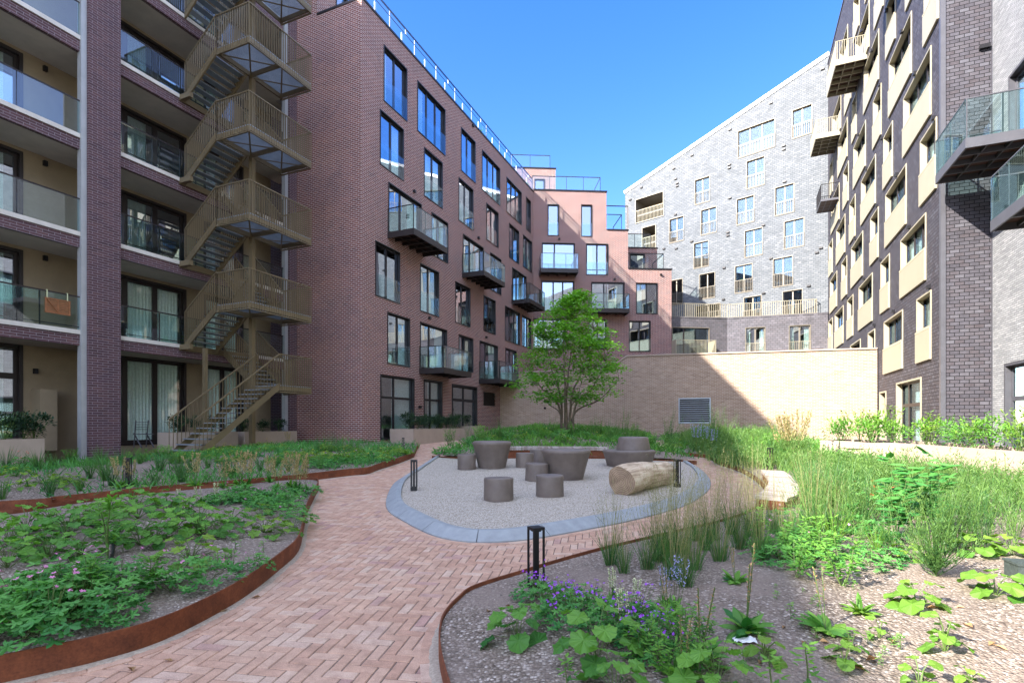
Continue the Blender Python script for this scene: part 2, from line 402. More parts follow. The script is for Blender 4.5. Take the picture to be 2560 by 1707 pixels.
PANE = ['pane']
def window(par, fr, a0, a1, z0, z1, splits=(0.5,), frame='dark_frame', surround=None, rail=None, railm='cream', d=-0.12,
           transom=None, curtain=None, reveal=0.05, fw=0.055, proud=0.03, name='window', openleaf=None):
    mb = MB(); sm = surround or frame; mats = [M[sm], M[frame]]
    t = reveal
    for q in ((a0, a0 + t, z0, z1), (a1 - t, a1, z0, z1)):
        mb.box(fr, q[0], q[1], d - .06, proud, q[2], q[3])
    for q in ((z0, z0 + t), (z1 - t, z1)):
        mb.box(fr, a0 + t, a1 - t, d - .06, proud, q[0], q[1])
    mb.mi = 1
    A0, A1, Z0, Z1 = a0 + t, a1 - t, z0 + t, z1 - t
    xs = [A0] + [A0 + (A1 - A0) * s for s in splits] + [A1]
    leaves = []
    for i in range(len(xs) - 1):
        p, q = xs[i], xs[i + 1]
        zs = [Z0, Z1] if transom is None else [Z0, Z0 + (Z1 - Z0) * transom, Z1]
        for j in range(len(zs) - 1):
            leaves.append((p, q, zs[j], zs[j + 1]))
    for (p, q, lo, hi) in leaves:
        mb.box(fr, p, p + fw, d - .05, d + .02, lo, hi); mb.box(fr, q - fw, q, d - .05, d + .02, lo, hi)
        mb.box(fr, p + fw, q - fw, d - .05, d + .018, lo, lo + fw); mb.box(fr, p + fw, q - fw, d - .05, d + .018, hi - fw, hi)
    w = mb.build(name, mats, par)
    g = MB()
    for (p, q, lo, hi) in leaves:
        g.box(fr, p + fw, q - fw, d - .024, d - .012, lo + fw, hi - fw)
    g.build('pane', M[PANE[0]], w)
    if curtain:
        c = MB()
        for (f0, f1) in curtain:
            n = max(4, int((A1 - A0) * (f1 - f0) / .06)); rows = [[], []]
            for k in range(n + 1):
                a = A0 + (A1 - A0) * (f0 + (f1 - f0) * k / n)
                o = d - .16 + (.025 if k % 2 else -.02) + random.uniform(-.008, .008)
                rows[0].append(fr.P(a, o, Z0)); rows[1].append(fr.P(a, o, Z1))
            c.grid(rows)
        c.build('curtain', M['curtain'], w)
    if rail == 'glass':
        r = MB(); r.box(fr, a0 + .02, a1 - .02, proud - .012, proud + .004, z0 + .03, z0 + (z1 - z0) * .42); r.build('glass_guard', M['guard'], w)
    elif rail == 'bars':
        r = MB(); h = z0 + (z1 - z0) * .46; dd = proud + .012
        r.box(fr, a0, a1, proud, proud + .03, h - .03, h); r.box(fr, a0, a1, proud, proud + .03, z0 + .04, z0 + .07)
        n = max(3, int(round((a1 - a0) / .13)))
        for k in range(n + 1):
            a = a0 + .012 + (a1 - a0 - .024) * k / n
            r.box(fr, a - .009, a + .009, proud + .002, proud + .026, z0 + .07, h - .03)
        r.build('guard_rail', M[railm], w)
    return w

def balcony(par, fr, a0, a1, depth, z, rail_h=1.05, deck='brown_frame', under='wood_under', glass=True, railm='dark_frame', t=.26, beams=4, solid=None, sides=True):
    b = MB(); m = MB()
    b.box(fr, a0, a1, depth - .05, depth, z - t, z + .02)
    b.box(fr, a0, a0 + .05, 0.0, depth - .05, z - t, z + .02); b.box(fr, a1 - .05, a1, 0.0, depth - .05, z - t, z + .02)
    b.mi = 1
    b.box(fr, a0 + .05, a1 - .05, 0.0, depth - .05, z - .09, z)
    b.mi = 0
    for k in range(1, beams):
        a = a0 + (a1 - a0) * k / beams
        b.box(fr, a - .03, a + .03, 0.0, depth - .052, z - t + .03, z - .091)
    for k in range(1, 3):
        dd = depth * k / 3
        b.box(fr, a0 + .052, a1 - .052, dd - .02, dd + .02, z - t + .06, z - .0915)
    o = b.build('balcony', [M[deck], M[under]], par)
    r = MB(); h = z + rail_h
    def run(kind, a, b2):          # posts and handrail
        L0 = abs(b2 - a); n = max(1, int(round(L0 / (.11 if not glass else 1.1))))
        for k in range(n + 1):
            q = a + (b2 - a) * k / n
            wd = .018 if glass else .011
            if kind == 'f': r.box(fr, max(a0, q - wd), min(a1, q + wd), depth - .045, depth - .02, z + .021, h - .03)
            elif kind == 'l': r.box(fr, a0 + .02, a0 + .045, max(0, q - wd), min(depth - .046, q + wd), z + .021, h - .03)
            else: r.box(fr, a1 - .045, a1 - .02, max(0, q - wd), min(depth - .046, q + wd), z + .021, h - .03)
    run('f', a0, a1)
    r.box(fr, a0, a1, depth - .055, depth - .01, h - .03, h)
    if sides:
        run('l', 0, depth); run('r', 0, depth)
        r.box(fr, a0 + .01, a0 + .055, 0, depth - .055, h - .03, h); r.box(fr, a1 - .055, a1 - .01, 0, depth - .055, h - .03, h)
    r.build('railing', M[railm], o)
    if glass:
        g = MB()
        g.box(fr, a0 + .01, a1 - .01, depth - .015, depth - .003, z + .025, h - .035)
        if sides:
            g.box(fr, a0 + .003, a0 + .015, .01, depth - .02, z + .025, h - .035); g.box(fr, a1 - .015, a1 - .003, .01, depth - .02, z + .025, h - .035)
        g.build('glass_panel', M['glass'], o)
    if solid:
        g = MB()
        if 'r' in solid: g.box(fr, a1 - .018, a1 - .001, .0, depth - .02, z - t, h)
        if 'l' in solid: g.box(fr, a0 + .001, a0 + .018, .0, depth - .02, z - t, h)
        g.build('side_panel', M['cream'], o)
    return o
def roof_rail(par, fr, a0, a1, z, d=-.1, h=1.05, step=1.6, glass=True, name='roof_railing', m='dark_frame', plates=False):
    r = MB(); n = max(1, int(round((a1 - a0) / step)))
    for k in range(n + 1):
        a = a0 + (a1 - a0) * k / n
        r.box(fr, a - .02, a + .02, d - .02, d + .02, z, z + h)
    r.box(fr, a0 - .02, a1 + .02, d - .03, d + .03, z + h, z + h + .05)
    if plates is not None: r.box(fr, a0, a1, d - .012, d + .012, z + h * .72, z + h * .72 + .03) if plates else None
    o = r.build(name, M[m], par)
    if glass:
        g = MB(); g.box(fr, a0, a1, d + .03, d + .04, z + .02, z + h); g.build('glass_panel', M['guard'], o)
    if plates:
        g = MB()  # white plates standing in for bright glints of the rail posts
        for k in range(n):
            a = a0 + (a1 - a0) * (k + .5) / n
            g.box(fr, a - .05, a + .05, d - .06, d - .03, z + .25, z + .62)
            if k % 2: g.box(fr, a + .3, a + .4, d - .06, d - .03, z + .75, z + .98)
        g.build('post_glint', M['white_metal'], o)
    return o
def vents(par, fr, pts, m='dark_frame', w=.1):
    for px, py in pts:
        b = MB(); a, z = fr.a(px), fr.z(px, py); b.box(fr, a - w, a + w, .0, .12, z - .06, z + .06); b.build('vent', M[m], par)

# ================================================================ LEFT BUILDING (dark brick, recessed balconies)
LBW = -18.69
FL = [4.62, 7.64, 10.66, 13.68, 16.7]
lbf = court(LBW); lbb = court(-20.25)
LB = empty('apartment_building', lbf.P(10, 0, 1.0), 'dark purple brick block with deep recessed balconies behind the steel stair', 'building')
LTOP = 21.0
LTOP2 = 23.5
g_lb = .9
bays = [(-54.0, -46), (-45, -37), (-36, -28), (-27, -20), (-19, -12), (-11, -3.9), (-3.1, 2.2), (3.1, 9.96), (10.88, 17.75)]
# piers
pr = MB()
for (a, b) in ((-46, -45), (-37, -36), (-28, -27), (-20, -19), (-12, -11), (-3.9, -3.1), (2.2, 3.1), (9.96, 10.88), (17.95, 20.4)):
    pr.box(lbf, a, b, -.3, .2, -.3, LTOP2 if a > 0 else LTOP)
pr.box(lbf, -54.5, -54.0, -.3, .2, -.3, LTOP)
pr.box(lbf, 19.6, 20.4, -6, -.301, -.3, LTOP2)
pr.build('brick_pier', M['brick_dark'], LB)
st = MB()
for (a, b) in ((9.80, 9.955), (17.78, 17.945), (3.105, 3.2)):
    st.box(lbf, a, b, -.1, .1, -.2, LTOP - .5)
st.build('steel_column', M['steel_pale'], LB)
# back wall with window bands
cols_l = [(4.2, 9.0, (.28, .62), ((.0, .35),)), (3.2, 4.2, (), ())]
bw = MB()
holes = []
wins = []
for (b0, b1) in bays:
    for fi, z in enumerate([g_lb] + FL):
        h = 3.3 if fi == 0 else 2.45
        if b0 > 10:
            hs = [(10.95, 14.35), (15.1, 17.0)]
        elif b0 > 3: hs = [(3.4, 9.1)]
        else: hs = [(b0 + .4, b1 - .9)]
        for (p, q) in hs:
            holes.append((p, q, z + .06, z + h)); wins.append((p, q, z + .06, z + h, fi))
facade(bw, lbb, -54.5, 18.5, -.3, LTOP, holes, .12)
bw.build('back_wall', M['tan_panel'], LB)
for (p, q, z0, z1, fi) in wins:
    if q < 2.5: continue
    n = 3 if q - p > 3 else 1
    cu = None
    if p > 10: cu = ((.0, .98),) if fi < 2 else ((.1, .6),)
    elif p < 10: cu = ((.8, .95),)
    PANE[0] = 'pane_clear' if p > 10 and fi < 2 else 'pane'
    window(LB, lbb, p, q, z0, z1, splits=[i / n for i in range(1, n)] if n > 1 else (.5,) if q - p > 1.9 else (),
           frame='brown_frame', transom=(.7 if fi == 0 and p < 10 else None), curtain=cu, reveal=.09, fw=.09, proud=.02)
PANE[0] = 'pane'
iw = MB(); iw.box(lbb, -54.5, 18.5, -4.2, -4.0, -.3, LTOP)
for z in FL: iw.box(lbb, -54.5, 18.5, -4.0, -.2, z - .35, z - .05)
for a in (-3.5, 2.6, 10.3, 14.7, 18.3): iw.box(lbb, a, a + .1, -3.999, -.2, -.3, LTOP - .01)
iw.build('room_interior', M['interior'], LB)
rf = MB(); rf.box(lbf, -54.5, 0, -6, .1, LTOP, LTOP + .2); rf.box(lbf, 0, 20.4, -6, .1, LTOP2, LTOP2 + .2)
rf.box(lbf, 0, 20.4, -6, -1.57, LTOP - .3, LTOP2 - .01); rf.box(lbf, 0, 20.39, -1.569, .05, LTOP + 1.2, LTOP2 - .01); rf.build('roof', M['grey_steel'], LB)
# slabs
for fi, z in enumerate(FL + [19.72]):
    if z > LTOP - 1: continue
    sl = MB()
    for (b0, b1) in bays:
        sl.mi = 0; sl.box(lbf, b0, b1, -.5, .06, z - .13, z)               # concrete lip
        sl.mi = 1; sl.box(lbf, b0, b1, -.12, .02, z - .47, z - .131)          # soldier brick course
        sl.mi = 2; sl.box(lbf, b0, b1, -.5, -.121, z - .46, z - .132)
    sl.mi = 0; sl.box(lbf, -54, 19, -1.56, -.5, z - .13, z); sl.mi = 2; sl.box(lbf, -54, 19, -1.56, -.501, z - .46, z - .132)
    sl.build('balcony_slab', [M['concrete'], M['brick_dark'], M['soffit']], LB)
    for (b0, b1) in bays:
        if b0 < 2.5: continue
        r = MB(); n = 5 if b0 > 10 else 6
        r.box(lbf, b0, b1, .0, .03, z + 1.0, z + 1.04)
        if fi == 0 or b0 > 10:
            for k in range(n + 1):
                a = b0 + .03 + (b1 - b0 - .06) * k / n; r.box(lbf, a - .015, a + .015, -.03, -.002, z, z + 1.0)
            r.box(lbf, b0, b1, -.03, -.001, z + .08, z + .11)
        o = r.build('handrail', M['brown_frame'], LB)
        g = MB()
        for k in range(4):
            a = b0 + (b1 - b0) * k / 4; g.box(lbf, a + .01, a + (b1 - b0) / 4 - .01, .008, .02, z - .02, z + .995)
        g.build('glass_panel', M['glass'], o)
# wall lamps on the panel beside the windows
for (a, z) in ((9.35, 3.3), (9.6, 6.9), (9.6, 9.9), (9.6, 12.9)):
    b = MB(); b.box(lbb, a, a + .1, .0, .1, z, z + .16); b.build('wall_lamp', M['black'], LB)
# right-hand return wall of the right bay is the pier side; a tan cabinet by the door
b = MB(); b.box(lbb, 9.3, 9.75, .0, .5, g_lb, g_lb + 1.9); b.build('meter_cupboard', M['tan_panel'], LB)

# hanging wooden table on the first balcony
a0, a1 = lbf.a(112, .05), lbf.a(175, .05)
zt, zb = lbf.z(112, 742, .05), lbf.z(112, 780, .05)
tb = MB()
tb.box(lbf, a0, a1, .045, .075, zb, zb + .04); tb.box(lbf, a0, a1, .045, .075, zt - .04, zt)
tb.box(lbf, a0, a0 + .04, .045, .075, zb + .04, zt - .04); tb.box(lbf, a1 - .04, a1, .045, .075, zb + .04, zt - .04); tb.box(lbf, (a0 + a1) / 2 - .02, (a0 + a1) / 2 + .02, .045, .075, zb + .04, zt - .04)
n = 7
for k in range(n):
    zz = zb + .045 + (zt - zb - .09) * k / n; tb.box(lbf, a0 + .04, a1 - .04, .05, .066, zz, zz + (zt - zb - .09) / n - .012)
tb.bar(lbf.P(a0 + .03, .08, zt - .04), lbf.P((a0 + a1) / 2, .08, zb + .04), .035, .012)
ht = tb.build('folding_table', M['wood_crate'], loc=lbf.P(a0, .05, zb))
tag(ht, 'small orange-brown slatted wooden table hung on the outside of the first floor glass balustrade', 'folding table')
hk = MB()
for a in (a0 + .06, a1 - .06):
    hk.box(lbf, a - .012, a + .012, .035, .043, zt - .02, FL[0] + 1.05); hk.box(lbf, a - .012, a + .012, -.02, .043, FL[0] + 1.05, FL[0] + 1.06)
hk.build('hook', M['flower_cream'], ht)

# ================================================================ STEEL STAIR
ws0, ws1 = -16.9, -15.33
stc = empty('fire_escape_stair', court(0).P(13.2, 0, 1.0) + Vector((N[0] * -16, N[1] * -16, 0)), 'bronze steel outdoor staircase zigzagging up the dark brick block with barred sides', 'staircase')
W0 = court(0)
def SP(s, w, z): return W0.P(s, w, z)        # d of the frame at w=0 is w itself
def bars_between(mb, p, q, zb0, zt0, zb1, zt1, step=.105, bw=.045, bt=.008, alt=True):
    p = Vector(p); q = Vector(q); Ln = (q - p).length; n = max(1, int(Ln / step)); d = (q - p).normalized()
    nn = Vector((d.y, -d.x, 0))
    for k in range(n + 1):
        f = k / n; c = p + (q - p) * f
        zb = zb0 + (zb1 - zb0) * f; zt = zt0 + (zt1 - zt0) * f
        if zt - zb < .1: continue
        a = c - nn * bw / 2; b = c + nn * bw / 2
        th = d * bt / 2
        A = [a - th, b - th, b + th, a + th]
        lo = [Vector((v.x, v.y, zb)) for v in A]; hi = [Vector((v.x, v.y, zt)) for v in A]
        for i in range(4):
            k2 = (i + 1) % 4; mb.poly([lo[i], lo[k2], hi[k2], hi[i]])
def rail_edge(mb, p, q, zb0, zb1, h=1.12, kick=.26):
    """one barred side over a straight run; zb: floor level at both ends"""
    P0 = Vector((p[0], p[1], 0)); Q0 = Vector((q[0], q[1], 0))
    bars_between(mb, P0, Q0, zb0 - kick, zb0 + h, zb1 - kick, zb1 + h)
    up = Vector((0, 0, 1))
    mb.bar(P0 + up * (zb0 + h), Q0 + up * (zb1 + h), .05, .035)
    mb.bar(P0 + up * (zb0 - kick), Q0 + up * (zb1 - kick), .06, .03)
def stringer(mb, p, q, z0, z1, hh=.26):
    d = Vector((q[0] - p[0], q[1] - p[1], 0)).normalized(); nn = Vector((d.y, -d.x, 0)) * .006
    P0 = Vector((p[0], p[1], 0)); Q0 = Vector((q[0], q[1], 0)); up = Vector((0, 0, 1))
    for sgn in (1, -1):
        o = nn * sgn
        mb.poly([P0 + o + up * (z0 - hh), Q0 + o + up * (z1 - hh), Q0 + o + up * z1, P0 + o + up * z0])
    mb.poly([P0 - nn + up * (z0 - hh), Q0 - nn + up * (z1 - hh), Q0 + nn + up * (z1 - hh), P0 + nn + up * (z0 - hh)])
def landing(s0, s1, w0, w1, z, nm='landing'):
    m = MB()
    fr = W0
    # grating: thin crossing flats
    n = int((s1 - s0) / .045)
    for k in range(n + 1):
        s = s0 + .02 + (s1 - s0 - .04) * k / n
        m.poly([SP(s, w0, z - .035), SP(s, w1, z - .035), SP(s, w1, z), SP(s, w0, z)])
    n = int((w1 - w0) / .06)
    for k in range(n + 1):
        w = w0 + (w1 - w0) * k / n; m.poly([SP(s0, w, z - .02), SP(s1, w, z - .02), SP(s1, w, z), SP(s0, w, z)])
    m.mi = 1
    zz = z - .12
    for s in (s0 + .03, (s0 + s1) / 2, s1 - .03): m.bar(SP(s, w0, zz), SP(s, w1, zz), .05, .16)
    for w in (w0 + .02, w1 - .02): m.bar(SP(s0, w, zz), SP(s1, w, zz), .05, .16)
    sm = (s0 + s1) / 2
    for (a, b) in ((s0, sm), (sm, s1)):
        m.bar(SP(a, w0, z - .22), SP(b, w1, z - .22), .05, .02); m.bar(SP(a, w1, z - .24), SP(b, w0, z - .24), .05, .02)
    return m.build(nm, [M['galv'], M['bronze']], stc)
def flight(p0, p1, wd, z0, z1, n, side, nm='flight', rails=(1, 1)):
    """p0->p1 along one edge (s,w); wd vector (s,w) across"""
    m = MB()
    A0 = SP(p0[0], p0[1], 0); A1 = SP(p1[0], p1[1], 0); B0 = SP(p0[0] + wd[0], p0[1] + wd[1], 0); B1 = SP(p1[0] + wd[0], p1[1] + wd[1], 0)
    up = Vector((0, 0, 1))
    for k in range(1, n):
        f = (k - .5) / n; z = z0 + (z1 - z0) * k / n
        a = A0.lerp(A1, f); b = B0.lerp(B1, f); d = (A1 - A0).normalized() * .13
        m.poly([a - d + up * z, a + d + up * z, b + d + up * z, b - d + up * z])
        m.poly([a - d + up * (z - .035), b - d + up * (z - .035), b + d + up * (z - .035), a + d + up * (z - .035)])
        m.poly([a - d + up * z, b - d + up * z, b - d + up * (z - .035), a - d + up * (z - .035)])
        m.poly([a + d + up * z, b + d + up * z, b + d + up * (z - .035), a + d + up * (z - .035)])
    m.mi = 1
    stringer(m, A0, A1, z0 + .08, z1 + .08); stringer(m, B0, B1, z0 + .08, z1 + .08)
    o = m.build(nm, [M['galv'], M['bronze']], stc)
    r = MB()
    for on, (p, q) in zip(rails, ((A0, A1), (B0, B1))):
        if on == 2:     # open balustrade with thin bars
            bars_between(r, p, q, z0 + .1, z0 + 1.1, z1 + .1, z1 + 1.1, .13, .025, .012)
            r.bar(p + up * (z0 + 1.12), q + up * (z1 + 1.12), .05, .04)
        elif on: rail_edge(r, p, q, z0 + .05, z1 + .05)
    r.build('balustrade', M['bronze'], o)
LS0, LS1 = 13.1, 15.95
for i, z in enumerate([FL[0] + 1.3, FL[1] + 1.3, FL[2] + 1.3, FL[3] + 1.3, FL[4] + 1.3]):
    landing(LS0, LS1, ws0, ws1, z)
    r = MB()
    rail_edge(r, SP(LS0, ws0, 0), SP(LS0, ws1, 0), z, z); rail_edge(r, SP(LS0, ws1, 0), SP(LS1, ws1, 0), z, z)
    rail_edge(r, SP(LS1, ws1, 0), SP(LS1, ws0, 0), z, z)
    r.build('landing_balustrade', M['bronze'], stc)
    zs = FL[i]
    flight((LS0, -18.55), (LS0, ws0), (1.25, 0), zs, z, 8, 1, rails=(1, 1))
    if i < 4: flight((LS1, -18.55), (LS1, ws0), (-1.25, 0), FL[i + 1], z, 9, 1, rails=(1, 1))
# ground flight, parallel to the front
zl = 3.15
landing(14.4, LS1, -16.75, ws1, zl)
r = MB()
rail_edge(r, SP(14.4, ws1, 0), SP(LS1, ws1, 0), zl, zl); rail_edge(r, SP(LS1, ws1, 0), SP(LS1, -16.75, 0), zl, zl)
r.build('landing_balustrade', M['bronze'], stc)
flight((11.15, ws1), (14.4, ws1), (0, -1.2), .75, zl, 14, 1, rails=(2, 2))
flight((LS1, -18.55), (LS1, -16.75), (-1.25, 0), FL[0], zl, 8, 1, rails=(1, 1))
c = MB()
c.box(W0, 14.5, 14.66, -16.98, -16.82, .5, 20.5)
c.box(W0, 13.0, 13.12, -17.5, -17.38, .5, 4.4)
c.build('column', M['bronze'], stc)
for z in FL[:4]:
    c = MB(); c.box(W0, 12.95, 13.09, -18.59, -18.1, z - .2, z - .02); c.box(W0, 12.95, 16.1, -18.72, -18.6, z - .22, z - .01); c.build('support_beam', M['bronze'], stc)

# ================================================================ BRICK STEPPED BUILDING
BW = -14.84; bf = court(BW)
sC = bf.a(904); sE = bf.a(1333.5)
BTOP = 19.95
BB = empty('apartment_building', bf.P(sC, 0, 1.0), 'purple-red brick block with black-framed windows, glass balconies and a stepped end wing', 'building')
Z3 = lambda l: [(740 + x0 / 2.614, 740 + x1 / 2.614, y0 / 2.614, y1 / 2.614) for x0, x1, y0, y1 in l]
Z4 = lambda l: [(740 + x0 / 2.614, 740 + x1 / 2.614, 540 + y0 / 2.614, 540 + y1 / 2.614) for x0, x1, y0, y1 in l]
wl = []
def addw(q, kind, off=0):
    x0, x1, y0, y1 = q
    a0, a1 = bf.a(x0), bf.a(x1); wl.append((a0, a1, bf.z(x0, y1), bf.z(x0, y0), kind))
for q in Z3([(572, 725, 292, 660), (548, 703, 712, 1075), (1078, 1172, 830, 1115), (836, 957, 960, 1280), (1062, 1158, 1157, 1440)]): addw(q, '2')
for q in Z3([(792, 975, 525, 855), (1215, 1333, 977, 1240), (1376, 1473, 1155, 1385)]): addw(q, '3')
for q in Z3([(1503, 1533, 1285, 1500)]): addw(q, '1')
for q in Z3([(603, 820, 1188, 1515)]): addw(q, 'D')
for q in Z3([(885, 993, 1385, 1665)]): addw(q, 'd2')
for q in Z3([(1243, 1322, 1325, 1565)]): addw(q, '2')
for q in Z4([(517, 678, 158, 520), (810, 933, 305, 620), (1040, 1138, 425, 695), (1225, 1303, 515, 750), (596, 743, 625, 965), (1392, 1457, 45, 270), (1483, 1540, 120, 330)]): addw(q, '2')
for q in Z4([(1090, 1225, 115, 368), (1412, 1505, 333, 550), (810, 985, 690, 992), (1200, 1318, 812, 1064)]): addw(q, 'D')
for q in Z4([(1268, 1340, 235, 480), (1063, 1157, 772, 1005), (1368, 1440, 860, 1060)]): addw(q, 'd2')
for q in Z4([(1365, 1463, 585, 812), (1478, 1535, 645, 850)]): addw(q, '3')
for q in Z4([(550, 772, 1032, 1430), (835, 955, 1065, 1425)]): addw(q, 'G')
for q in Z4([(1018, 1183, 1095, 1428)]): addw(q, 'E')
gB = 1.0
wl = [(a, b, (gB if k in 'GE' else z0), z1, k) for a, b, z0, z1, k in wl]
vx = Z4([(1225, 1305, 1147, 1238)])[0]
hv = (bf.a(vx[0]), bf.a(vx[1]), bf.z(vx[0], vx[3]), bf.z(vx[0], vx[2]))
w_ = MB(); facade(w_, bf, sC, sE, -.3, BTOP, [h[:4] for h in wl] + [hv], .14)
# front face, perpendicular
cf = cross(sC)
facade(w_, cf, -19.3, BW, -.3, BTOP, [], .1)
w_.build('brick_wall', M['brick_red'], BB)
v = MB(); v.box(bf, hv[0], hv[1], -.2, -.1, hv[2], hv[3])
for k in range(14): zz = hv[2] + (hv[3] - hv[2]) * k / 14; v.box(bf, hv[0], hv[1], -.1, -.03, zz, zz + .03)
v.build('ventilation_grille', M['black'], BB)
ic = 0
for (a0, a1, z0, z1, k) in wl:
    ic += 1
    cu = [None, ((.0, .3),), ((.7, 1.),), None, ((.0, 1.),)][ic % 5]
    if k == '2': window(BB, bf, a0, a1, z0, z1, (.5,), curtain=cu, rail='glass', reveal=.045, d=-.11)
    elif k == '3': window(BB, bf, a0, a1, z0, z1, (.36, .68), curtain=cu, rail='glass', reveal=.045, d=-.11)
    elif k == '1': window(BB, bf, a0, a1, z0, z1, (), curtain=None, rail='glass', reveal=.045)
    elif k == 'D': window(BB, bf, a0, a1, z0, z1, (.38,), curtain=((.7, 1.),), reveal=.05, name='balcony_door')
    elif k == 'd2': window(BB, bf, a0, a1, z0, z1, (.5,), curtain=((.0, .4),), reveal=.045)
    elif k == 'G': window(BB, bf, a0, a1, z0, z1, (.42,), curtain=((.45, 1.),), transom=.66, reveal=.06)
    elif k == 'E': window(BB, bf, a0, a1, z0, z1, (.5,), transom=.72, reveal=.1, fw=.08, name='entrance_door')
def bal_px(left, corner, right, ytop, zr=None):
    """near end on wall px, outer near corner px, outer far corner px, deck-top y at the outer corner"""
    s0 = bf.a(left)
    k = 1.43
    s1 = bf.a(right, k)
    z = bf.z(corner, ytop, k)
    return s0, s1, k, z
for (l, c_, r_, y) in ((598, 770, 990, 80), (1085, 1232, 1367, 358), (1408, 1535, 1627, 543), (805, 965, 1147, 990), (1195, 1333, 1455, 1063)):
    s0, s1, k, z = bal_px(740 + l / 2.614, 740 + c_ / 2.614, 740 + r_ / 2.614, 540 + y / 2.614)
    balcony(BB, bf, s0, s1, k, z, rail_h=1.12, railm='dark_frame', beams=5)
vents(BB, bf, [(1034, 479), (1072, 795), (1214, 843), (1195, 595), (1048, 1017), (1181, 315)], w=.07)
# roof, coping, railing, set-back storey
cp = MB(); cp.box(bf, sC - .03, sE, -.35, .04, BTOP, BTOP + .1); cp.box(cf, -17.3, BW - .35, -.35, .03, BTOP, BTOP + .1)
cp.build('coping', M['dark_frame'], BB)
rf = MB(); rf.box(bf, sC, sE + 8, -5, -.36, BTOP - .3, BTOP - .02); rf.build('roof', M['grey_steel'], BB)
roof_rail(BB, bf, sC + .1, sE, BTOP + .1, d=-.12, h=.95, step=2.1, m='dark_frame', plates=True)
ph = court(-17.3)
pm = MB(); hol = [(sC + 1.2, sC + 2.0, BTOP, BTOP + 2.5), (sC + 3.4, sC + 5.4, BTOP, BTOP + 2.5)]
facade(pm, ph, sC, sE, BTOP, 22.1, hol, .1); facade(pm, cf, -23, -17.3, BTOP - .01, 22.1, [], .1)
pm.box(ph, sC, sE, -4, -.3, 21.8, 22.12)
pm.build('penthouse_wall', M['brick_red'], BB)
for h in hol: window(BB, ph, h[0], h[1], h[2], h[3], (), reveal=.05)
ii = MB(); ii.box(bf, sC, sE + .2, -1.9, -1.8, -.3, BTOP - .3)
for z in (4.3, 7.3, 10.4, 13.4, 16.4): ii.box(bf, sC + .1, sE - .1, -1.8, -.2, z - .1, z + .05)
ii.build('room_interior', M['interior'], BB)
# ---- end wing, facing the viewer, stepping down to the right
C0 = bf.P(sE, 0, 0)
wf = Frame((C0.x, C0.y), (1, .06), (.06, -1))
def A1(zx): return wf.a(1260 + zx / 4.182)
def zz1(zx, zy): return wf.z(1260 + zx / 4.182, 360 + zy / 4.182)
def zz2(zx, zy): return wf.z(1260 + zx / 4.182, 700 + zy / 4.182)
xa, xb, xc, xd = 0.0, A1(1072), A1(1297), A1(1752)
t6, t5, t4 = zz1(700, 495), zz1(1200, 905), zz1(1500, 1312)
wins = []
def W1(x0, x1, y0, y1, k): wins.append((A1(x0), A1(x1), zz1(x0, y1), zz1(x0, y0), k))
def W12(x0, x1, y0, y1, k): wins.append((A1(x0), A1(x1), zz2(x0, y1), zz1(x0, y0), k))
def W2(x0, x1, y0, y1, k): wins.append((A1(x0), A1(x1), zz2(x0, y1), zz2(x0, y0), k))
W1(455, 575, 630, 960, 's'); W1(805, 922, 635, 968, 's')
W1(395, 742, 1030, 1303, 'D'); W1(858, 1090, 1040, 1370, '2')
W12(390, 735, 1428, 325, '3'); W12(912, 1260, 1442, 303, 'D'); W12(1380, 1605, 1450, 355, '2')
W2(280, 640, 402, 720, '3'); W2(885, 1073, 412, 722, '2'); W2(1305, 1533, 425, 750, '2')
wm = MB()
facade(wm, wf, xa, xb, .3, t6, [w[:4] for w in wins], .14)
facade(wm, wf, xb, xc, .3, t5, [w[:4] for w in wins], .14)
facade(wm, wf, xc, xd, .3, t4, [w[:4] for w in wins], .14)
wins = sorted(set(wins))
wm.box(wf, xb - 1, xb, -9, -.001, t5, t6, skip='flu'); wm.box(wf, xc - 1, xc, -9, -.001, t4, t5, skip='flu'); wm.box(wf, xd - 1, xd, -7, -.001, .3, t4, skip='flu')
wm.build('wing_wall', M['brick_red'], BB)
for i, (a0, a1, z0, z1, k) in enumerate(wins):
    cu = [None, ((.0, .3),), None, ((.75, 1.),)][i % 4]
    if k == 's': window(BB, wf, a0, a1, z0, z1, (), rail='glass', curtain=None)
    elif k == 'D': window(BB, wf, a0, a1, z0, z1, (.38,), curtain=cu, name='balcony_door')
    elif k == '3': window(BB, wf, a0, a1, z0, z1, (.36, .66), rail='glass', curtain=cu)
    else: window(BB, wf, a0, a1, z0, z1, (.5,), rail='glass', curtain=cu)
balcony(BB, wf, wf.a(1260 + 385 / 4.182, 1.3), wf.a(1260 + 778 / 4.182, 1.3), 1.3, wf.z(1350, 360 + 1300 / 4.182, 1.3), rail_h=1.2, t=.28)
balcony(BB, wf, wf.a(1260 + 912 / 4.182, 1.3), wf.a(1260 + 1313 / 4.182, 1.3), 1.3, wf.z(1520, 700 + 300 / 4.182, 1.3), rail_h=1.2, t=.28)
cp = MB()
cp.box(wf, xa, xb + .05, -.4, .05, t6, t6 + .1); cp.box(wf, xb + .051, xc + .05, -.4, .05, t5, t5 + .1); cp.box(wf, xc + .051, xd + .05, -.4, .05, t4, t4 + .1)
cp.build('coping', M['dark_frame'], BB)
fl = MB()
for (p, q, z) in ((xa, xb, t6), (xb, xc, t5), (xc, xd, t4)): fl.box(wf, p, q, -9, -.41, z - .2, z - .05)
for z in (4.5, 7.6, 10.6): fl.box(wf, xa, xd - .1, -6, -.2, z - .1, z + .05)
for z in (13.7, 16.7): fl.box(wf, xa, xb - .1, -6, -.2, z - .1, z + .05)
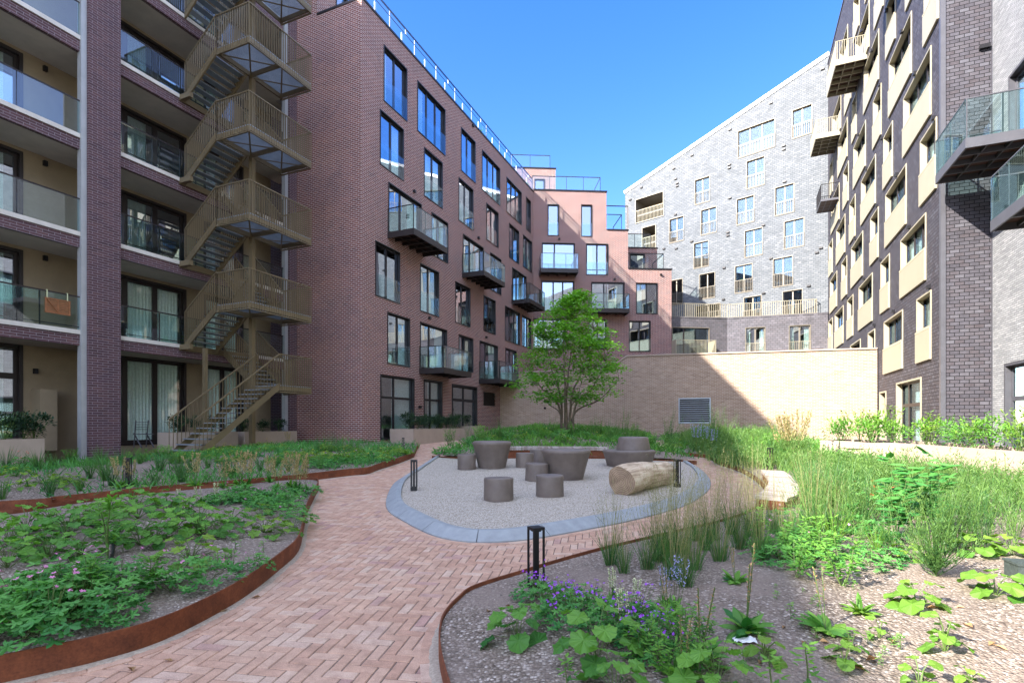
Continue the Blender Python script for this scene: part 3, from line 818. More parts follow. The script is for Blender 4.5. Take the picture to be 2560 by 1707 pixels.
fl.box(wf, xa, xd - .1, -6.2, -6.0, .3, t4); fl.box(wf, xa, xb - .1, -6.2, -6.0, t4, t6 - .3)
fl.build('terrace_floor', M['interior'], BB)
# set-back terraces
def terr(a0, a1, z, back, hgt):
    f2 = Frame((wf.P(0, -back, 0).x, wf.P(0, -back, 0).y), (1, .06), (.06, -1))
    return f2
roof_rail(BB, wf, A1(300), A1(1015), t6 + .1, d=-.3, h=1.15, step=1.45)
rr = MB(); rr.bar(wf.P(A1(1015), -.3, t6 + 1.27), wf.P(A1(1015), -3.2, t6 + 1.27), .05); rr.bar(wf.P(A1(1015), -3.2, t6 + .1), wf.P(A1(1015), -3.2, t6 + 1.27), .05); rr.build('roof_railing', M['dark_frame'], BB)
f2 = Frame(tuple(wf.P(0, -3.5, 0))[:2], (1, .06), (.06, -1))
pm = MB()
zt = f2.z(1350, 422); a1 = f2.a(1389)
h0 = (f2.a(1336), f2.a(1362), t6, f2.z(1336, 447))
facade(pm, f2, -2, a1, t6 - .1, zt, [h0], .1); pm.box(f2, a1 - 1, a1, -5, -.001, t6 - .1, zt, skip='flu')
pm.mi = 1; pm.box(f2, -2, a1 + .05, -.4, .05, zt, zt + .1); pm.box(f2, -1.9, a1 - .1, -5, -1.5, t6 - .1, zt - .1)
pm.build('penthouse_wall', [M['brick_red'], M['dark_frame']], BB)
window(BB, f2, h0[0], h0[1], h0[2], h0[3], (), reveal=.05)
roof_rail(BB, f2, f2.a(1276), f2.a(1376), zt + .1, d=-.3, h=1.15, step=1.5)
roof_rail(BB, wf, xb + .06, A1(1240), t5 + .1, d=-.3, h=1.25, step=1.7)
roof_rail(BB, wf, xc + .06, A1(1680), t4 + .1, d=-.3, h=1.25, step=2.4)
for (a, z) in ((A1(1240), t5), (A1(1680), t4)):
    rr = MB(); rr.bar(wf.P(a, -.3, z + 1.37), wf.P(a, -3, z + 1.37), .05); rr.bar(wf.P(a, -3, z + .1), wf.P(a, -3, z + 1.37), .05); rr.build('roof_railing', M['dark_frame'], BB)
f3 = Frame(tuple(wf.P(0, -3, 0))[:2], (1, .06), (.06, -1))
pm = MB(); z3 = f3.z(1600, 621)
h3 = (f3.a(1575), f3.a(1612), t4, t4 + 2.2)
facade(pm, f3, xc, f3.a(1643), t4 - .1, z3, [h3], .1); pm.box(f3, f3.a(1643) - 1, f3.a(1643), -5, -.001, t4 - .1, z3, skip='flu')
pm.mi = 1; pm.box(f3, xc, f3.a(1643) + .05, -.4, .05, z3, z3 + .1); pm.box(f3, xc + .1, f3.a(1643) - .1, -5, -1.5, t4 - .1, z3 - .1)
pm.build('penthouse_wall', [M['brick_red'], M['dark_frame']], BB)
window(BB, f3, h3[0], h3[1], h3[2], h3[3], (), reveal=.05)
roof_rail(BB, f3, xc + .1, f3.a(1629), z3 + .1, d=-.3, h=1.2, step=1.3)
vents(BB, wf, [(1398, 598), (1652, 687), (1536, 699)], w=.08)

# ================================================================ GREY SLATE BUILDING (far)
J0 = (24.8, 41.6); gf = Frame(J0, (-.738, .675), (-.675, -.738))
GB = empty('apartment_building', (17, 46, 1.4), 'pale grey slate block with a sloping roof line at the far end', 'building')
aL = gf.a(1563); zL = gf.z(1563, 484); aR = 0.0; zR = gf.z(2068, 140)
def gtop(a): return zR + (zL - zR) * (a - aR) / (aL - aR)
GW = [(1844, 1938, 329, 398, '3'), (1980, 2031, 277, 349.5, '2'), (1866, 1912, 404, 475, '2'), (1736.5, 1775, 451, 514, '2'), (1937, 1986, 470, 542, '2'),
      (1841, 1886, 499, 565, '2'), (1673, 1710, 549, 610, '2'), (1752, 1792, 526, 590, '2'), (1960, 2011, 554.5, 625, '2'), (1861, 1907, 578, 646, '2'),
      (1734, 1772, 609, 673, '2'), (1932.5, 1982.5, 648, 720, '2'), (1837, 1881.5, 666, 735, '2'), (1748, 1788, 686.5, 750, '2'), (1674, 1707, 702, 765, '2'),
      (1859, 1904, 744, 806, '2'), (1956, 2007, 729, 795, '2'), (1738, 1801, 766, 800, '2')]
gh = []
for (x0, x1, y0, y1, k) in GW:
    b0, b1 = gf.a(x1), gf.a(x0); gh.append((b0, b1, gf.z(x0, y1), gf.z(x0, y0), k))
log = [(1590, 1658, 501, 558), (1606.5, 1639, 571, 626)]
lh = [(gf.a(x1), gf.a(x0), gf.z(x0, y1), gf.z(x0, y0)) for x0, x1, y0, y1 in log]
gm = MB(); facade(gm, gf, aR - .1, aL, 1.0, gtop, [h[:4] for h in gh] + lh, .14)
gm.poly([gf.P(aL, 0, 1), gf.P(aL, -9, 1), gf.P(aL, -9, zL), gf.P(aL, 0, zL)], [(0, 1), (9, 1), (9, zL), (0, zL)])
gm.build('slate_wall', M['slate_grey'], GB)
cpm = MB()
p = [gf.P(aR - .1, .04, gtop(aR)), gf.P(aL, .04, gtop(aL))]
cpm.bar(gf.P(aR - .1, -.1, zR + .12), gf.P(aL + .1, -.1, zL + .12), .34, .3)
cpm.build('roof_coping', M['white_metal'], GB)
rf = MB(); rf.poly([gf.P(aR, -.2, zR), gf.P(aR, -10, zR), gf.P(aL, -10, zL), gf.P(aL, -.2, zL)]); rf.build('roof', M['grey_steel'], GB)
PANE[0] = 'pane_far'
for i, (a0, a1, z0, z1, k) in enumerate(gh):
    window(GB, gf, a0, a1, z0, z1, (.34, .67) if k == '3' else (.5,), frame='cream_dark', surround='cream_dark', rail='bars', railm='cream_dark',
           curtain=None, reveal=.04, fw=.045, d=-.12, proud=.04)
PANE[0] = 'pane'
for (a0, a1, z0, z1) in lh:
    b = MB()
    b.box(gf, a0 - .06, a1 + .06, -.1, .06, z0 - .07, z0); b.box(gf, a0 - .06, a1 + .06, -.1, .06, z1, z1 + .07); b.box(gf, a0 - .06, a0, -.1, .06, z0, z1); b.box(gf, a1, a1 + .06, -.1, .06, z0, z1)
    o = b.build('loggia', M['cream_dark'], GB)
    b = MB(); D = 2.0
    for q in ([(a0, -D, z0), (a1, -D, z0), (a1, -D, z1), (a0, -D, z1)], [(a0, 0, z0), (a0, -D, z0), (a0, -D, z1), (a0, 0, z1)], [(a1, 0, z0), (a1, -D, z0), (a1, -D, z1), (a1, 0, z1)],
              [(a0, 0, z1), (a1, 0, z1), (a1, -D, z1), (a0, -D, z1)], [(a0, 0, z0), (a1, 0, z0), (a1, -D, z0), (a0, -D, z0)]):
        b.poly([gf.P(*v_) for v_ in q])
    b.build('recess', M['cream_dark'], o)
    b = MB(); n = int((a1 - a0) / .14)
    b.box(gf, a0, a1, .0, .03, z0 + 1.15, z0 + 1.19)
    for k in range(n + 1): a = a0 + (a1 - a0) * k / n; b.box(gf, a - .012, a + .012, .003, .027, z0, z0 + 1.15)
    b.build('guard_rail', M['cream'], o)
    b = MB(); b.box(gf, a0 + .3, a1 - .5, -D + .05, -D + .08, z0 + .05, z1 - .5); b.build('pane', M['pane'], o)
ii = MB(); ii.box(gf, .2, aL - .2, -2.6, -2.5, 1, zL - .5)
for k in range(8): ii.box(gf, .2, aL - .2, -2.5, -.2, 4.4 + 3 * k, 4.55 + 3 * k) if 4.6 + 3 * k < zL - 1 else None
ii.build('room_interior', M['interior'], GB)
zz = lambda x, y: (1540 + x / 3.485, 120 + y / 3.485); z4_ = lambda x, y: (1540 + x / 3.485, 500 + y / 3.485)
vents(GB, gf, [zz(*p) for p in ((1800, 185), (1350, 482), (993, 712), (662, 937), (504, 1052), (520, 1143), (533, 1180), (533, 1205), (222, 1217), (988, 1018), (987, 1047), (1462, 853), (1462, 885), (1468, 1166), (992, 1308), (518, 1453), (1776, 1418), (1284, 1545), (125, 1323))]
      + [z4_(*p) for p in ((975, 283), (975, 310), (660, 362), (525, 424), (418, 426), (1785, 418), (1750, 458), (1350, 510), (942, 592), (1680, 748), (937, 866), (1286, 812))], w=.13)
# dark slate base storey with terrace
c1 = ((1818 - CX) / F * 43.4, 43.4)
pR = ((2070 - CX) / F * 41.3, 41.3)
b1f = Frame(c1, (pR[0] - c1[0], pR[1] - c1[1]), (.09, -1)); LR = math.hypot(pR[0] - c1[0], pR[1] - c1[1])
b1f.n = (b1f.d[1], -b1f.d[0])
pL = ((1679 - CX) / F * 42.9, 42.9)
b2f = Frame(c1, (pL[0] - c1[0], pL[1] - c1[1]), (0, -1)); b2f.n = (b2f.d[1], -b2f.d[0]) if b2f.d[0] > 0 else (-b2f.d[1], b2f.d[0])
LL = math.hypot(pL[0] - c1[0], pL[1] - c1[1]) + 1
zT = b1f.z(1818, 797)
hb = [(1863, 1914, 819, 892), (1972, 2027, 814, 888)]
hbs = [(b1f.a(x0), b1f.a(x1), b1f.z(x0, y1), b1f.z(x0, y0)) for x0, x1, y0, y1 in hb]
bm = MB(); facade(bm, b1f, 0, LR, 1.0, zT, hbs, .14)
h2 = (b2f.a(1774), b2f.a(1680), 6.2, b2f.z(1774, 819))
facade(bm, b2f, 0, LL, 1.0, zT, [h2], .14)
bm.build('base_wall', M['slate_base'], GB)
for h in hbs: window(GB, b1f, h[0], h[1], h[2], h[3], (.5,), frame='cream_dark', rail='bars', railm='cream', curtain=((0, .25), (.75, 1)), reveal=.05, fw=.06)
window(GB, b2f, h2[0], h2[1], h2[2], h2[3], (.68,), frame='brown_frame', surround='cream_dark', reveal=.05)
b = MB()
b.poly([b1f.P(0, 0, zT), b1f.P(LR, 0, zT), gf.P(0, 0, zT), gf.P(8, 0, zT)]); b.poly([b2f.P(0, 0, zT), gf.P(8, 0, zT), gf.P(14, 0, zT), b2f.P(LL, 0, zT)])
b.box(b1f, 0, LR, -.25, .03, zT, zT + .1); b.box(b2f, 0, LL, -.25, .03, zT, zT + .1)
b.build('terrace_floor', M['slate_base'], GB)
ii = MB(); ii.box(b1f, .2, LR, -2.6, -2.5, 1, zT - .2); ii.box(b2f, .2, LL, -2.6, -2.5, 1, zT - .2); ii.build('room_interior', M['interior'], GB)
def barrail(par, fr, a0, a1, z, d, h=1.1, step=.16, m='cream'):
    if a1 < a0: a0, a1 = a1, a0
    b = MB(); b.box(fr, a0, a1, d - .025, d + .025, z + h, z + h + .04); b.box(fr, a0, a1, d - .02, d + .02, z + .03, z + .06)
    n = max(1, int((a1 - a0) / step))
    for k in range(n + 1): a = a0 + (a1 - a0) * k / n; b.box(fr, a - .018, a + .018, d - .008, d + .008, z + .06, z + h)
    return b.build('terrace_railing', M[m], par)
barrail(GB, b2f, b2f.a(1816, -.2), LL, zT + .1, -.2)
barrail(GB, b1f, .05, b1f.a(2042, -.2), zT + .1, -.2)
f5 = Frame(tuple(b1f.P(b1f.a(2042, -.2), -.2, 0))[:2], (.25, 1), (-1, .25)); barrail(GB, f5, 0, 2.5, zT + .1, 0)
balz = 5.6
b5 = balcony(GB, b2f, b2f.a(1791, 1.3), b2f.a(1690, 1.3), 1.3, b2f.z(1740, 884, 1.3), rail_h=1.1, deck='cream_dark', glass=False, railm='cream', solid='lr')

# ================================================================ RIGHT BUILDING (dark slate, cream panels)
RW = 6.5; rf_ = court(RW, -1)
s0R, s1R = rf_.a(2352), 48.2
RB = empty('apartment_building', rf_.P(s0R, 0, 1.0), 'tall dark slate block on the right with staggered windows over cream metal panels', 'building')
RTOP = 29.9
rows = {2: [(2293, 2329), (2211, 2258), (2171, 2188), (2126.5, 2152), (2101, 2110), (2086, 2096)],
        3: [(2253, 2316), (2203, 2225), (2148, 2182), (2119, 2133.6), (2088, 2109), (2072, 2082)],
        4: [(2302, 2343), (2215, 2267), (2177, 2197), (2129, 2158), (2105, 2118), (2076, 2093)],
        5: [(2260, 2329), (2210, 2232.6), (2154, 2190), (2125, 2139), (2092, 2113.5), (2073, 2082)],
        6: [(2311.5, 2348), (2224, 2280), (2184, 2204), (2135, 2165), (2109, 2122), (2079, 2099)],
        7: [(2267, 2289), (2217, 2240), (2161, 2198), (2131, 2142), (2096, 2119), (2075, 2083)],
        8: [(2290, 2350), (2188, 2210), (2140, 2174), (2113, 2128), (2082, 2103)],
        9: [(2240, 2290), (2165, 2177), (2135, 2149), (2100, 2120)]}
tops = {2: 6.63, 3: 9.66, 4: 12.63, 5: 15.55, 6: 18.5, 7: 21.5, 8: 24.5, 9: 27.4}
rh = []
for r_, l in rows.items():
    for (x0, x1) in l:
        b0, b1 = sorted((rf_.a(x0), rf_.a(x1))); rh.append((b0, b1, tops[r_] - 1.33, tops[r_]))
gnd = []
for (x0, x1, zt) in ((2200, 2216, 3.3), (2242, 2304, 3.54)):
    b0, b1 = sorted((rf_.a(x0), rf_.a(x1))); gnd.append((b0, b1, .9, zt))
rm = MB(); facade(rm, rf_, s0R, s1R, -.3, RTOP, rh + gnd, .22)
rm.build('slate_wall', M['slate_dark'], RB)
ef = cross(s0R)
em = MB(); facade(em, ef, RW, 7.95, -.3, RTOP, [], .1); em.build('end_wall', M['slate_dark'], RB)
tr = MB(); tr.box(ef, RW - .02, RW + .13, -.1, .04, -.3, RTOP); tr.box(ef, 7.88, 7.97, -.02, .06, -.3, RTOP); tr.box(rf_, s0R + .101, s1R, -.3, .05, RTOP, RTOP + .12); tr.build('edge_trim', M['grey_steel'], RB)
for i, (a0, a1, z0, z1) in enumerate(rh):
    n = 3 if a1 - a0 > 2.2 else 2
    w = window(RB, rf_, a0, a1, z0, z1, [k / n for k in range(1, n)], frame='brown_frame', surround='cream', reveal=.06, fw=.05, d=-.2, proud=.035,
               curtain=[((.6, 1),), None, ((0, .35),)][i % 3])
    pn = MB(); pn.box(rf_, a0, a1, .002, .075, z0 - 1.2, z0 - .001)
    n = int((a1 - a0) / .09)
    for k in range(n): a = a0 + (a1 - a0) * (k + .5) / n; pn.box(rf_, a - .022, a + .022, .0755, .09, z0 - .06, z0 - .003)
    pn.build('cladding_panel', M['cream'], RB)
for i, h in enumerate(gnd):
    window(RB, rf_, h[0], h[1], h[2], h[3], (.7,) if i else (), frame='brown_frame', surround='cream', transom=.62, reveal=.07, fw=.07, d=-.2, proud=.035, curtain=((.0, .6),))
ii = MB(); ii.box(rf_, s0R + .1, s1R, -1.9, -1.8, 0, RTOP - .2)
for k in range(9): ii.box(rf_, s0R + .1, s1R, -1.8, -.24, 4.0 + 2.98 * k, 4.1 + 2.98 * k)
ii.build('room_interior', M['interior'], RB)
rr = MB(); rr.box(rf_, s0R, s1R, -6, -.31, RTOP - .1, RTOP); rr.build('roof', M['grey_steel'], RB)
for (a, b) in ((34.3, 37.5), (42.6, 45.4), (25.6, 28.8)):
    balcony(RB, rf_, a, b, 1.5, 22.0, rail_h=1.05, deck='cream', under='wood_under', glass=False, railm='cream', t=.3, solid='r', beams=5)
z5_ = lambda x, y: (1960 + x / 3.485, y / 3.485); z6_ = lambda x, y: (1960 + x / 3.485, 420 + y / 3.485)
vents(RB, rf_, [z5_(*p) for p in ((1040, 275), (1155, 640), (1318, 1028), (905, 90), (690, 265), (775, 440), (845, 740), (865, 1205), (995, 1525), (660, 1170), (730, 1470))]
      + [z6_(*p) for p in ((992, 55), (820, 328), (1100, 515), (850, 800), (1275, 1035), (705, 965), (965, 1245), (627, 618), (540, 760), (795, 1365), (560, 1130), (495, 465))], w=.08)
vents(RB, ef, [(2460, 120)], w=.14)
lamp = MB(); lamp.box(rf_, rf_.a(2225), rf_.a(2228) + .05, 0, .05, 2.3, 2.42); lamp.build('wall_switch', M['black'], RB)
# a small dark steel balcony near the junction
balcony(RB, rf_, 43.2, 45.6, 1.1, 17.6, rail_h=1.1, deck='grey_steel', glass=False, railm='dark_frame', t=.12)

# ================================================================ WHITE BRICK BUILDING (far right)
QW = 7.9; qf = court(QW, -1)
QB = empty('apartment_building', qf.P(16, 0, .8), 'whitish grey brick block with large glass balconies at the right edge', 'building')
qh = [(14.0, 21.9, .75, 3.65), (14.6, 17.0, 4.9, 7.2), (18.6, 21.6, 9.95, 12.7), (14.5, 17.2, 7.0 + 3, 12.6)]
for s in range(-12, 13, 5):
    for k in range(6): qh.append((s + (k % 2) * 1.2, s + 2.2 + (k % 2) * 1.2, 1.0 + 3.1 * k, 3.3 + 3.1 * k))
qm = MB(); facade(qm, qf, -15, s0R, -.4, 21, qh, .2); qm.build('brick_wall', M['brick_white'], QB)
lt = MB(); lt.box(qf, 13.9, 21.95, .003, .035, 3.66, 3.95); lt.build('lintel', M['brick_white'], QB)
for i, h in enumerate(qh):
    if h[0] < 4: window(QB, qf, h[0], h[1], h[2], h[3], (.5,), curtain=[None, ((0, .5),)][i % 2])
    else: window(QB, qf, h[0], h[1], h[2], h[3], (.2, .4, .6, .8) if i == 0 else (.5,), frame='grey_steel', transom=.62 if i == 0 else None, curtain=((.0, .95),), reveal=.08, fw=.07, d=-.15)
ii = MB(); ii.box(qf, -15, s0R - .1, -2.2, -2.1, 0, 20.5)
for k in range(6): ii.box(qf, -15, s0R - .1, -2.1, -.24, 3.85 + 3.05 * k, 3.95 + 3.05 * k)
ii.build('room_interior', M['interior'], QB)
rr = MB(); rr.box(qf, -15, s0R, -6, -.01, 21, 21.2); rr.build('roof', M['grey_steel'], QB)
balcony(QB, qf, 19.6, 22.2, 1.74, 10.12, rail_h=1.2, deck='grey_steel', t=.27, railm='grey_steel')
balcony(QB, qf, 14.2, 18.1, 1.68, 7.14, rail_h=1.2, deck='grey_steel', t=.27, railm='grey_steel')
rl = MB(); rl.box(qf, 14.6, 17.0, .03, .06, 5.9, 5.94)
for k in range(20): rl.box(qf, 14.6 + k * .125, 14.63 + k * .125, .032, .058, 4.8, 5.9)
rl.build('guard_rail', M['brown_frame'], QB)

# ================================================================ BEIGE GARDEN WALL
bl = (-.79 - .3, 36.0 + .1); br = (18.4, 26.7)
ww = Frame(bl, (br[0] - bl[0], br[1] - bl[1]), (-.436, -.9)); ww.n = (ww.d[1], -ww.d[0])
LW = math.hypot(br[0] - bl[0], br[1] - bl[1])
GWL = empty('garden_wall', ww.P(LW / 2, 0, 1.1), 'high beige brick garden wall closing the court behind the tree', 'wall')
k0, k1 = ww.a(1523), ww.a(1567); z0_, z1_, z2_ = ww.z(1523, 922), ww.z(1567, 891), ww.z(2196, 872)
def wtop(a):
    if a <= k0: return z0_
    if a <= k1: return z0_ + (z1_ - z0_) * (a - k0) / (k1 - k0)
    return z1_ + (z2_ - z1_) * (a - k1) / (LW - k1)
hl = (ww.a(1699), ww.a(1774), ww.z(1740, 1056), ww.z(1740, 997))
m_ = MB()
for (p, q) in ((0, k0), (k0, k1), (k1, LW)): facade(m_, ww, p, q, .3, wtop, [hl], .12)
m_.poly([ww.P(0, -.4, .3), ww.P(LW, -.4, .3), ww.P(LW, -.4, wtop(LW)), ww.P(k1, -.4, z1_), ww.P(k0, -.4, z0_), ww.P(0, -.4, z0_)])
m_.build('brick_wall', M['brick_beige'], GWL)
c = MB()
for (p, q) in ((0, k0), (k0, k1), (k1, LW)): c.bar(ww.P(p, -.18, wtop(p) + .03), ww.P(q, -.18, wtop(q) + .03), .5, .07)
c.build('coping', M['planter'], GWL)
v = MB(); v.box(ww, hl[0], hl[1], -.15, -.11, hl[2], hl[3]); v.build('grille_back', M['black'], GWL); v = MB()
for (p, q) in ((hl[0] - .06, hl[0]), (hl[1], hl[1] + .06)): v.box(ww, p, q, -.1, .03, hl[2] - .06, hl[3] + .06)
v.box(ww, hl[0], hl[1], -.1, .03, hl[2] - .06, hl[2]); v.box(ww, hl[0], hl[1], -.1, .03, hl[3], hl[3] + .06)
n = 11
for k in range(n):
    z = hl[2] + (hl[3] - hl[2]) * (k + .1) / n
    v.poly([ww.P(hl[0], -.05, z + .045), ww.P(hl[1], -.05, z + .045), ww.P(hl[1], 0, z), ww.P(hl[0], 0, z)]); v.poly([ww.P(hl[0], 0, z), ww.P(hl[1], 0, z), ww.P(hl[1], 0, z + .018), ww.P(hl[0], 0, z + .018)])
v.build('louvre_grille', M['galv'], GWL)
vents(GWL, ww, [(1408, 992), (1363, 1020), (1366, 940)], w=.05)

# ================================================================ GROUND
def catmull(pts, n=8, closed=False):
    pts = [Vector(p) for p in pts]; m = len(pts); out = []
    rng = range(m if closed else m - 1)
    for i in rng:
        g = (lambda k: pts[k % m]) if closed else (lambda k: pts[max(0, min(m - 1, k))])
        a, b, c, d = g(i - 1), g(i), g(i + 1), g(i + 2)
        for k in range(n):
            t = k / n
            out.append(.5 * ((2 * b) + (c - a) * t + (2 * a - 5 * b + 4 * c - d) * t * t + (3 * b - a - 3 * c + d) * t ** 3))
    if not closed: out.append(pts[-1])
    return out
def inside(x, y, P):
    c = False; j = len(P) - 1
    for i in range(len(P)):
        a, b = P[i], P[j]
        if (a[1] > y) != (b[1] > y) and x < (b[0] - a[0]) * (y - a[1]) / (b[1] - a[1]) + a[0]: c = not c
        j = i
    return c
def nearest(x, y, P):
    best = 1e9; bp = None
    for i in range(len(P)):
        a = P[i - 1]; b = P[i]; dx, dy = b[0] - a[0], b[1] - a[1]; l = dx * dx + dy * dy
        t = 0 if l < 1e-12 else max(0, min(1, ((x - a[0]) * dx + (y - a[1]) * dy) / l))
        qx, qy = a[0] + dx * t, a[1] + dy * t; d = (qx - x) ** 2 + (qy - y) ** 2
        if d < best: best = d; bp = (qx, qy)
    return bp, sqrt(best)
# simple fbm
def hsh(i, j):
    n = (i * 374761393 + j * 668265263) & 0xffffffff; n = ((n ^ (n >> 13)) * 1274126177) & 0xffffffff
    return ((n ^ (n >> 16)) & 0xffff) / 65535.0
def vn(x, y):
    i, j = math.floor(x), math.floor(y); u, v = x - i, y - j; u = u * u * (3 - 2 * u); v = v * v * (3 - 2 * v)
    return (hsh(i, j) * (1 - u) + hsh(i + 1, j) * u) * (1 - v) + (hsh(i, j + 1) * (1 - u) + hsh(i + 1, j + 1) * u) * v
def fbm(x, y): return (vn(x, y) + .5 * vn(x * 2.1, y * 2.1) + .25 * vn(x * 4.3, y * 4.3)) / 1.75 - .5

m_ = MB()
R_ = 400
xs = [-R_, -60, -30, 0, 30, 60, R_]; ys = [-R_, -60, -4, 10, 20, 30, 40, 80, R_]
for i in range(len(xs) - 1):
    for j in range(len(ys) - 1):
        m_.poly([(xs[i + a], ys[j + b], gz(0, ys[j + b]) - .06) for a, b in ((0, 0), (1, 0), (1, 1), (0, 1))])
tag(m_.build('ground', M['ground']), kind='structure')
# sand bed of the path
m_ = MB()
for y0, y1 in ((-4, 0), (0, 12), (12, 24), (24, 36)): m_.poly([(x, y, gz(0, y) - .006) for x, y in ((-16, y0), (16, y0), (16, y1), (-16, y1))])
tag(m_.build('path_bed', M['joint']), kind='structure')

def V2(l): return [G(*p)[:2] for p in l]
L1c = V2([(0, 1712), (259, 1652), (430, 1594), (600, 1502), (700, 1425), (745, 1380), (758, 1330), (768, 1285), (786, 1245), (796, 1223), (780, 1214), (700, 1216), (574, 1231), (382, 1250), (153, 1284), (0, 1308)])
L1c = [(-4.6, 2.3)] + L1c[0:] + [(-9.5, 8.0), (-12, 7)]
L1 = [tuple(p) for p in catmull([(p[0], p[1], 0) for p in L1c], 6)] + [(-13, 5, 0), (-10, 1.5, 0)]
L2c = V2([(0, 1281), (153, 1266), (382, 1240), (574, 1223), (746, 1206), (867, 1191), (918, 1186), (948, 1175), (1000, 1158), (1034, 1144)])
b_ = [court(0).P(16.5, -12.6, 0)[:2], court(0).P(19.1, -12.9, 0)[:2], court(0).P(sC - .02, BW - .6, 0)[:2]]
L2 = [tuple(p) for p in catmull([(p[0], p[1], 0) for p in [(-13.5, 6.5)] + L2c], 6)]
L2 += [tuple(court(0).P(s, w, 0)) for s, w in ((19.0, -12.4), (19.3, -14.9), (19.9, -18.6), (17.7, -16.9), (11.0, -16.9), (4, -17.4), (-2, -17.4))]
B3c = V2([(1080, 1148), (1150, 1152), (1270, 1151), (1400, 1152), (1520, 1153), (1674, 1159), (1742, 1161), (1700, 1147), (1655, 1137)])
B3 = [tuple(p) for p in catmull([(p[0], p[1], 0) for p in B3c], 6)]
B3 += [(7.5, 29.0, 0), (5.5, 31.9, 0), (-.6, 35.0, 0), tuple(court(0).P(31.5, -14.0, 0)), tuple(court(0).P(28.5, -13.6, 0)), tuple(court(0).P(24.3, -12.0, 0))] + [tuple(p) for p in [Vector(G(1130, 1134))]]
B4c = V2([(1668, 1134), (1712, 1140), (1770, 1147), (1794, 1161), (1850, 1181), (1890, 1205), (1915, 1232), (1918, 1255), (1880, 1292), (1800, 1322), (1665, 1356), (1502, 1397), (1368, 1437), (1308, 1457), (1189, 1497), (1145, 1530), (1112, 1570), (1100, 1610), (1100, 1660), (1112, 1720), (1150, 1850)])
B4 = [tuple(p) for p in catmull([(p[0], p[1], 0) for p in B4c], 6)]
B4 += [(1, 1.2, 0), (6, -1, 0)] + [tuple(court(0).P(s, w, 0)) for s, w in ((2, 7.6), (10, 7.6), (16, 6.6), (21.5, 6.0), (27, 6.2))] + [(12, 29.2, 0), (8.2, 29.0, 0)]
PITc = V2([(1080, 1147), (1018, 1187), (984, 1211), (966, 1249), (971, 1278), (1005, 1301), (1055, 1328), (1102, 1345), (1169, 1356), (1252, 1356), (1319, 1350), (1400, 1337), (1552, 1308), (1654, 1283), (1725, 1259), (1770, 1227), (1776, 1203), (1758, 1179), (1731, 1161)])
PITo = catmull([(p[0], p[1], 0) for p in PITc], 6)
PIT = [tuple(p) for p in PITo]
BEDS = [L1, L2, B3, B4]

def bedheight(k, x, y, d):
    base = [.13, .15, .16, .10][k]
    e = min(1, d / 1.2)
    h = base + fbm(x * .9, y * .9) * .10 * e + fbm(x * 6, y * 6) * .03 * min(1, d * 3)
    if k == 0: h += .16 * min(1, d / 1.8)
    if k == 1: h += .22 * min(1, d / 4)
    if k == 2: h += .55 * min(1, max(0, d) / 5) ** .8
    if k == 3: h += .10 * min(1, d / 1.5) + .15 * min(1, d / 4)
    return h
def bedz(k, x, y):
    P = BEDS[k]; d = nearest(x, y, P)[1]
    return gz(x, y) + bedheight(k, x, y, d)
def bedat(x, y):
    for k, P in enumerate(BEDS):
        if inside(x, y, P): return k
    return None
bed_names = ['planting_bed', 'planting_bed', 'planting_bed', 'planting_bed']
for k, P in enumerate(BEDS):
    x0, x1 = min(p[0] for p in P), max(p[0] for p in P); y0, y1 = min(p[1] for p in P), max(p[1] for p in P)
    st_ = .11 if k == 0 else .16; nx = int((x1 - x0) / st_) + 2; ny = int((y1 - y0) / st_) + 2
    ins = {}; idx = {}; m_ = MB(); me_v = []; me_f = []
    for i in range(-1, nx + 1):
        for j in range(-1, ny + 1):
            ins[i, j] = inside(x0 + i * st_, y0 + j * st_, P)
    def vid(i, j):
        if (i, j) in idx: return idx[i, j]
        x, y = x0 + i * st_, y0 + j * st_
        bp, d = nearest(x, y, P)
        if not ins[i, j]: x, y = bp; d = 0
        idx[i, j] = len(me_v); me_v.append((x, y, gz(x, y) + bedheight(k, x, y, d))); return idx[i, j]
    for i in range(-1, nx):
        for j in range(-1, ny):
            c4_ = [(i, j), (i + 1, j), (i + 1, j + 1), (i, j + 1)]
            if any(ins[c] for c in c4_): me_f.append(tuple(vid(*c) for c in c4_))
    me = bpy.data.meshes.new('planting_bed'); me.from_pydata(me_v, [], me_f); me.materials.append(M['soil'])
    me.polygons.foreach_set('use_smooth', [True] * len(me_f))
    o = bpy.data.objects.new('planting_bed', me); COL.objects.link(o); ORG[o.name] = Vector((0, 0, 0)); o['kind'] = 'structure'

def edging(pts, h, label, th=.012):
    rows = []
    n = len(pts); m = MB()
    P = [Vector((p[0], p[1], 0)) for p in pts]
    ins_, out_ = [], []
    for i, p in enumerate(P):
        d = (P[min(i + 1, n - 1)] - P[max(i - 1, 0)]).normalized(); q = Vector((d.y, -d.x, 0)) * th / 2
        zb = gz(p.x, p.y) - .03; zt = gz(p.x, p.y) + h
        rows.append([(p + q + Vector((0, 0, zb))), (p + q + Vector((0, 0, zt))), (p - q + Vector((0, 0, zt))), (p - q + Vector((0, 0, zb)))])
    m.grid(rows, True)
    o = m.build('corten_edging', M['corten'], loc=(P[0].x, P[0].y, gz(P[0].x, P[0].y)))
    return tag(o, label, 'edging', 'rust steel bed edgings')
edging([p for p in L1[:-2]], .19, 'curved rust-brown steel edging round the near left planting bed')
edging([p for p in catmull([(p[0], p[1], 0) for p in [(-13.5, 6.5)] + L2c], 6)] + [court(0).P(19.0, -12.4, 0)], .19, 'long rust-brown steel edging along the bed below the outdoor staircase')
edging(catmull([(p[0], p[1], 0) for p in B3c[:-2]], 6), .12, 'low rust-brown steel edging of the back bed under the tree')
edging(catmull([(p[0], p[1], 0) for p in B4c], 6), .135, 'rust-brown steel edging round the near right bed and up to the curved bench')

